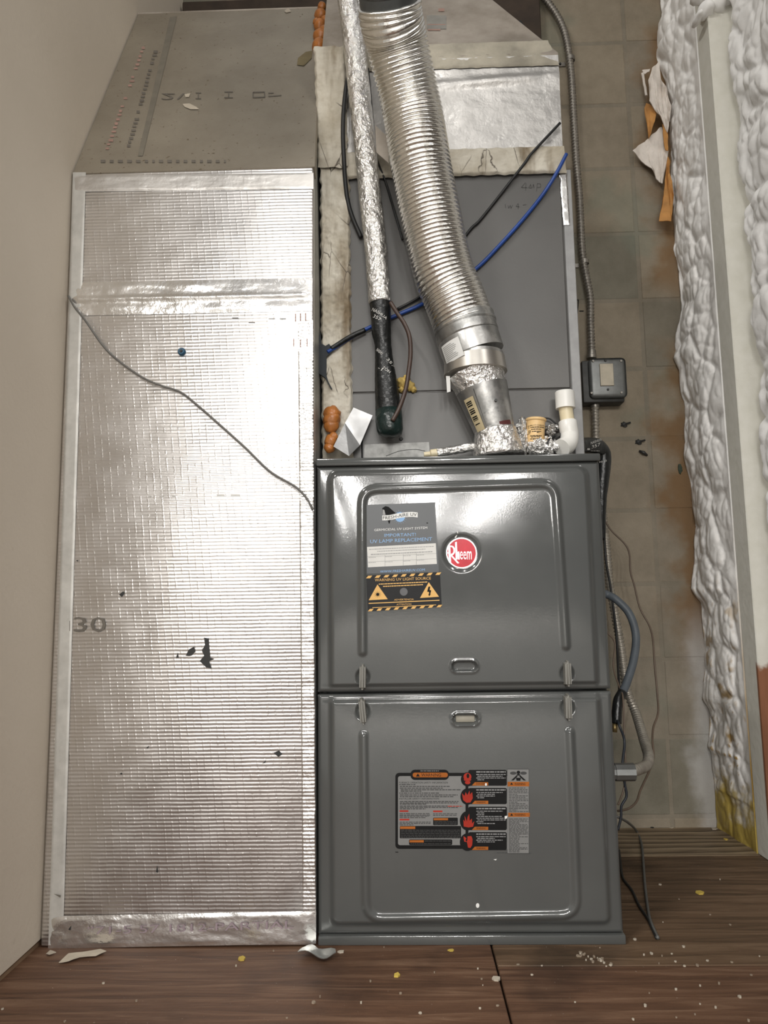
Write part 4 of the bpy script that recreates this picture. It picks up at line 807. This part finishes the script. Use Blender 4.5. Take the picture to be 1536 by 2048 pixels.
for a, b, lab in ((1141, 118, 'steel conduit clamp near the top of the block wall'), (1169, 524, 'steel conduit clamp halfway down the upper conduit')):
    T2 = thing('conduit_clamp', lab, 'clamp', at(a, b, Y=YB), 'conduit clamps')
    c = at(a, b, Y=CYW); ring = [c+Vector((.0125*math.cos(t), .0125*math.sin(t), 0)) for t in np.linspace(0, 2*math.pi, 25)]
    MB().grid([[p+Vector((0, 0, -.006)), p+Vector((0, 0, .006))] for p in ring]).build('strap', CONDM, T2, True)
    MB().rbox((c.x-.036, YB-.004, c.z-.007), (c.x-.010, YB-.0005, c.z+.007), .0015, 1).build('tab', CONDM, T2, 40); MB().tube([Vector((c.x-.027, YB-.003, c.z)), Vector((c.x-.027, YB-.008, c.z))], [.0045, .003], 10).build('screw', DARKM, T2, 40)
bw = pxpath([(1142, 893, .20), (1165, 892, .24), (1188, 892, .27), (1204, 905, .29), (1206, 935, .29), (1203, 975, .29), (1203, 1022, .29), (1206, 1080, .30)]); 
BW = tag(MB().tube(bw, list(np.interp(np.linspace(0, 1, len(bw)), [0, .3, .45, .7, .88, 1], [.016, .019, .019, .015, .009, .006])), 24, warp=lambda i, a: 1+.06*noise.noise(Vector((math.cos(a)*2, math.sin(a)*2, i*.2)))).build('taped_pipe', TAPE, None, True), 'black tape wrapped pipe bending over the furnace top right corner', 'pipe')
BWP = np.array([tuple(p) for p in bw]); BWR = np.interp(np.linspace(0, 1, len(bw)), [0, .3, .45, .7, .88, 1], [.016, .019, .019, .015, .009, .006])*1.04
def bsurf(a, b, e):
    d_ = ray(a, b)
    for t in np.arange(1.45, 1.80, .0015):
        q = CAM+d_*t
        if (np.linalg.norm(BWP-q, axis=1) < BWR+.0006).any(): return tuple(q)
    return tuple(at(a, b, Y=.28))
D = Decal(1030, 760, 200/1536, bsurf); D.text('NASHUA', 1165, 950, 1330, 990, OFFW, 1, -.35); D.text('357', 1180, 1005, 1310, 1055, OFFW, 1, -.35); D.words(1110, 1050, 1150, 25, OFFW, 1); D.words(1165, 1085, 1300, 8, OFFW, 1); D.text('NAS', 1300, 1250, 1410, 1275, OFFW, 1, -.25); o = D.build('tape_lettering', BW)
rp = pxpath([(1196, 1184, .34), (1206, 1186, .34), (1216, 1190, .34), (1232, 1199, .33), (1255, 1222, .32), (1268, 1251, .31), (1272, 1283, .30), (1266, 1325, .28), (1252, 1369, .26), (1240, 1395, .24)])
H = thing('rubber_hose', 'grey rubber hose bowing out beside the furnace', 'hose', at(1234, 1455, Y=.22))
MB().tube(rp, .0088, 20).build('hose', GHOSE, H, True)
MB().tube(pxpath([(1245, 1385, .245), (1237, 1400, .235), (1234, 1420, .23), (1233, 1447, .225)]), .0105, 16).build('tape_end', TAPE, H, True)
MB().tube([at(1230, 1447, Y=.225), at(1229, 1464, Y=.225)], .0055, 12).build('brass_end', BRASS, H, True)
w1 = [(1200, 1022), (1205, 1032), (1222, 1060), (1249, 1087), (1259, 1108), (1261, 1143), (1269, 1172), (1280, 1216), (1299, 1252), (1306, 1281), (1309, 1325), (1315, 1392), (1316, 1427), (1307, 1454), (1305, 1480), (1307, 1516), (1297, 1545), (1281, 1580), (1273, 1603), (1257, 1617), (1236, 1622)]
wire('thermostat_wire', pxpath([(a, b, .60-.40*(i/20)**2) for i, (a, b) in enumerate(w1)], 8), .0024, BWIRE, 'brown wire hanging in a long loop in front of the block wall')
w2 = [at(1234, 1633, Y=.30), at(1256, 1645, Y=.40)]+[at(a, b, Z=.0035) for a, b in ((1273, 1662), (1283, 1688), (1287, 1729), (1290, 1770), (1297, 1825), (1304, 1850), (1316, 1876))]
wire('floor_cable', spline(w2, 8), .0029, GWIRE, 'grey cable lying over the plywood right of the furnace', 'cable')
w3 = [at(1238, 1700, Z=.010), at(1241, 1724, Z=.006)]+[at(a, b, Z=.0030) for a, b in ((1246, 1756), (1264, 1781), (1278, 1811), (1296, 1838), (1302, 1852), (1313, 1876))]
wire('floor_cable', spline(w3, 8), .0027, BLACK, 'black cable lying on the plywood next to the furnace base', 'cable')
wire('control_wire', pxpath([(1234, 1440, .22), (1239, 1452, .20), (1249, 1483, .20), (1245, 1530, .18), (1249, 1565, .18), (1253, 1592, .18), (1243, 1612, .18), (1242, 1634, .18), (1236, 1660, .18)]), .0027, simple('dark_blue_wire', (.018, .022, .03), .5), 'dark wire hanging beside the conduit connector')
wire('control_wire', pxpath([(1212, 1262, .30), (1217, 1268, .30), (1230, 1287, .30), (1227, 1334, .29), (1239, 1375, .26), (1246, 1398, .22), (1249, 1486, .2), (1252, 1545, .19), (1247, 1580, .18), (1236, 1610, .18)]), .0019, BWIRE, 'thin brown wire passing behind the grey hose')
wire('dark_wire', pxpath([(1203, 1010, .5), (1208, 1060, .5), (1212, 1120, .5), (1222, 1180, .48), (1232, 1260, .45), (1236, 1330, .42), (1240, 1400, .36)]), .0030, BLACK, 'black wire running down against the lower conduit')
# wall hardware and marks
for a, b, lab in ((1248, 849, 'rusty screw stub in the block wall below the junction box'), (1277, 884, 'dark anchor hole in the block wall right of the taped pipe')):
    c = at(a, b, Y=YB); tag(MB().blob(c, (.008, .006, .008), None, .5, 2, 2, 1).tube([c, c+Vector((.016, -.010, .003))], .0026, 6).build('wall_anchor', DARKM, None, None), lab, 'anchor')
c = at(1286, 906, Y=YB-.003); tag(MB().tube([c+Vector((-.010, 0, .006)), c+Vector((0, -.006, 0)), c+Vector((.011, 0, -.007))], [.003, .005, .003], 8).build('wall_anchor', DARKM, None, True), 'black bent nail in the block wall under the anchor hole', 'anchor')
tag(MB().blob(at(1360, 938, Y=YB), (.006, .003, .014), None, .5, 2, 3, 4).build('paint_dab', simple('green_paint', (.045, .06, .04), .8), None, True), 'dark green paint dab on the block wall by the foam', 'paint')
def wsurf(a, b, e): p = at(a, b, Y=YB-.0018); return tuple(p)
D = Decal(1000, 400, 536/1536, wsurf)
for s in ([(415, 575), (450, 572), (440, 695), (418, 690), (415, 575)], [(425, 590), (440, 640), (422, 680)], [(455, 636), (480, 636)]): stroke(D, s, 5, PBLACK)
tag(D.build('chalk_mark'), 'small black marker sketch on the block wall beside the conduit', 'marking')
wire('plenum_cord', pxpath([(1038, 44, .5), (1050, 60, .5), (1064, 78, .5), (1072, 90, .5)]), .006, BLACK, 'short black strip behind the chamfered plenum corner', 'strip')
# torn facing peeled from the foam
Z2 = lambda l: [(1236+a*.2246, b*.2246) for a, b in l]
T3 = thing('torn_facing', 'torn white facing with orange backing peeling off the block wall', 'insulation', at(1340, 440, Y=YB))
def peel(name, l, y, mat, amp=.012, th=.003):
    bm = bmesh.new(); pts = [at(a, b, Y=y) for a, b in Z2(l)]; vs = [bm.verts.new(p) for p in pts]; bm.faces.new(vs)
    bmesh.ops.triangulate(bm, faces=bm.faces[:]); bmesh.ops.subdivide_edges(bm, edges=bm.edges[:], cuts=5, use_grid_fill=True)
    for v in bm.verts: v.co += Vector((noise.noise(v.co*60)*.003, amp*noise.noise(v.co*22+Vector((y*9, 0, 0)))+amp*.5*noise.noise(v.co*60), noise.noise(v.co*50)*.003))
    r = bmesh.ops.extrude_face_region(bm, geom=bm.faces[:]); bmesh.ops.translate(bm, verts=[e for e in r['geom'] if isinstance(e, bmesh.types.BMVert)], vec=(0, th, 0))
    MB().bm(bm).build(name, mat, T3, 40)
peel('scaly_flap', [(370, 540), (300, 620), (270, 720), (280, 900), (340, 990), (400, 1110), (440, 1180), (465, 1020), (475, 950), (440, 800), (390, 680)], .632, PEEL, .014)
peel('orange_strip', [(250, 910), (240, 950), (280, 1240), (300, 1180), (350, 990), (280, 920)], .645, PEELO)
peel('orange_strip', [(395, 1110), (440, 1150), (445, 1350), (420, 1340)], .637, PEELO, .006)
peel('paper_flap', [(130, 1350), (180, 1300), (240, 1260), (330, 1170), (390, 1120), (445, 1350), (430, 1480), (400, 1630), (340, 1580), (300, 1500)], .652, PEEL, .012)
peel('orange_strip', [(440, 1400), (465, 1430), (460, 1700), (500, 1730), (465, 1980), (370, 1960), (400, 1750), (430, 1560)], .642, PEELO, .012)
peel('paper_curl', [(205, 650), (225, 640), (262, 850), (245, 852)], .655, PEEL, .006)
peel('paper_curl', [(215, 625), (285, 600), (280, 625), (232, 660)], .655, PEEL, .006)
# ================================================================== floor debris
Z0 = lambda l, s, x, y: [(x+a*s, y+b*s) for a, b in l]
def scrap(name, px, mat, label, cat, z=.0015, curl=.004, group=None):
    pts = [at(a, b, Z=0) for a, b in px]; bm = bmesh.new(); bm.faces.new([bm.verts.new(p+Vector((0, 0, z))) for p in pts]); bmesh.ops.triangulate(bm, faces=bm.faces[:])
    bmesh.ops.subdivide_edges(bm, edges=bm.edges[:], cuts=3, use_grid_fill=True)
    for v in bm.verts: v.co.z += curl*(.5+.5*noise.noise(v.co*35))
    r = bmesh.ops.extrude_face_region(bm, geom=bm.faces[:]); bmesh.ops.translate(bm, verts=[e for e in r['geom'] if isinstance(e, bmesh.types.BMVert)], vec=(0, 0, .001))
    return tag(MB().bm(bm).build(name, mat, None, 40), label, cat, group)
scrap('paper_scrap', Z0([(258, 942), (300, 905), (360, 898), (440, 884), (466, 893), (420, 915), (350, 920), (300, 938)], .4557, 0, 1500), PAPER, 'torn tan paper strip on floor below the foil duct', 'paper')
scrap('foil_scrap', Z0([(108, 295), (165, 255), (195, 235), (235, 268), (340, 285), (345, 300), (270, 328), (200, 305)], .3255, 560, 1820), foil('dark_foil', (.42, .43, .41), .4, False, .001, 40), 'dull foil scrap at foot of the duct and furnace joint', 'foil', .001, .014)
scrap('caulk_tab', [(92, 1912), (93, 1912), (100, 1905), (112, 1910), (98, 1914)], CHIP, 'pale chip in the corner of duct and left wall', 'chip')
random.seed(11)
named = [((1399, 1786), 9, YCHIP, 'oval yellow chip on the plywood right of the cables'), ((1451, 1679), 6, YCHIP, 'pale yellow crumb beside the yellow foam foot'), ((993, 1959), 8, CHIP, 'white flake on the plywood seam in front of the furnace'), ((794, 1952), 6, YCHIP, 'yellow flake on floor in front of the furnace'), ((1342, 1655), 7, CHIP, 'white crumb against the foot of the block wall'), ((1428, 1658), 9, CHIP, 'white flake at the wall foot beside the yellow foam'), ((1305, 1656), 5, BLACK, 'small black pellet against the foot of the block wall'), ((902, 1901), 6, YCHIP, 'tan crumb in front of the furnace base rail'), ((483, 1919), 7, YCHIP, 'yellow smear chip in front of the foil duct'), ((682, 1905), 7, CHIP, 'grey flake right of the foil scrap')]
def chip(pos, r, mat):
    c = at(*pos, Z=0); s = r/1000; n = random.randint(5, 7); ph = random.random()*6; el = random.uniform(.5, 1)
    pts = [Vector((c.x+s*math.cos(ph+2*math.pi*i/n)*random.uniform(.7, 1.1), c.y+s*el*1.3*math.sin(ph+2*math.pi*i/n)*random.uniform(.7, 1.1), .0)) for i in range(n)]
    return MB().prism(pts, (0, 0, random.uniform(.0012, .003))).build('debris_chip', mat, None)
for pos, r, m_, lab in named: tag(chip(pos, r, m_), lab, 'chip')
more = [(1358, 1799), (1326, 1845), (1367, 1894), (1303, 1908), (1288, 1911), (1351, 1924), (1324, 1913), (1084, 1932), (1200, 1896), (1519, 1913), (1497, 2043), (1460, 1850), (1415, 1922), (472, 1933), (273, 2003), (5, 2019), (547, 1903), (801, 1988), (869, 1946), (768, 1895), (1390, 2030), (1352, 1980), (1480, 1995), (1270, 1880), (1420, 1830), (1320, 1770), (995, 2012), (960, 2018), (640, 1995), (1150, 2005), (1440, 1760)]
gr = [(p, 'tiny pale plaster chip on plywood right of the furnace', 'plaster chips right of the furnace') if p[0] > 1250 else (p, 'tiny pale plaster chip on plywood in front of duct or furnace', 'plaster chips in front of the furnace') for p in more]
for k in range(22): t = k/22; gr.append(((1155+70*t+random.uniform(-9, 9), 1908+24*t+random.uniform(-5, 5)), 'plaster crumb in the white streak before the furnace right corner', 'plaster crumbs in the white streak'))
for k in range(14): gr.append(((random.uniform(1260, 1530), random.uniform(1895, 2046)), 'tiny pale plaster chip on plywood right of the furnace', 'plaster chips right of the furnace'))
for k in range(12): gr.append(((random.uniform(60, 1150), random.uniform(1925, 2046)), 'tiny pale plaster chip on plywood in front of duct or furnace', 'plaster chips in front of the furnace'))
for pos, lab, g in gr: tag(chip(pos, random.uniform(1.0, 3.4), random.choice((CHIP, CHIPD))), lab, 'chip', g)
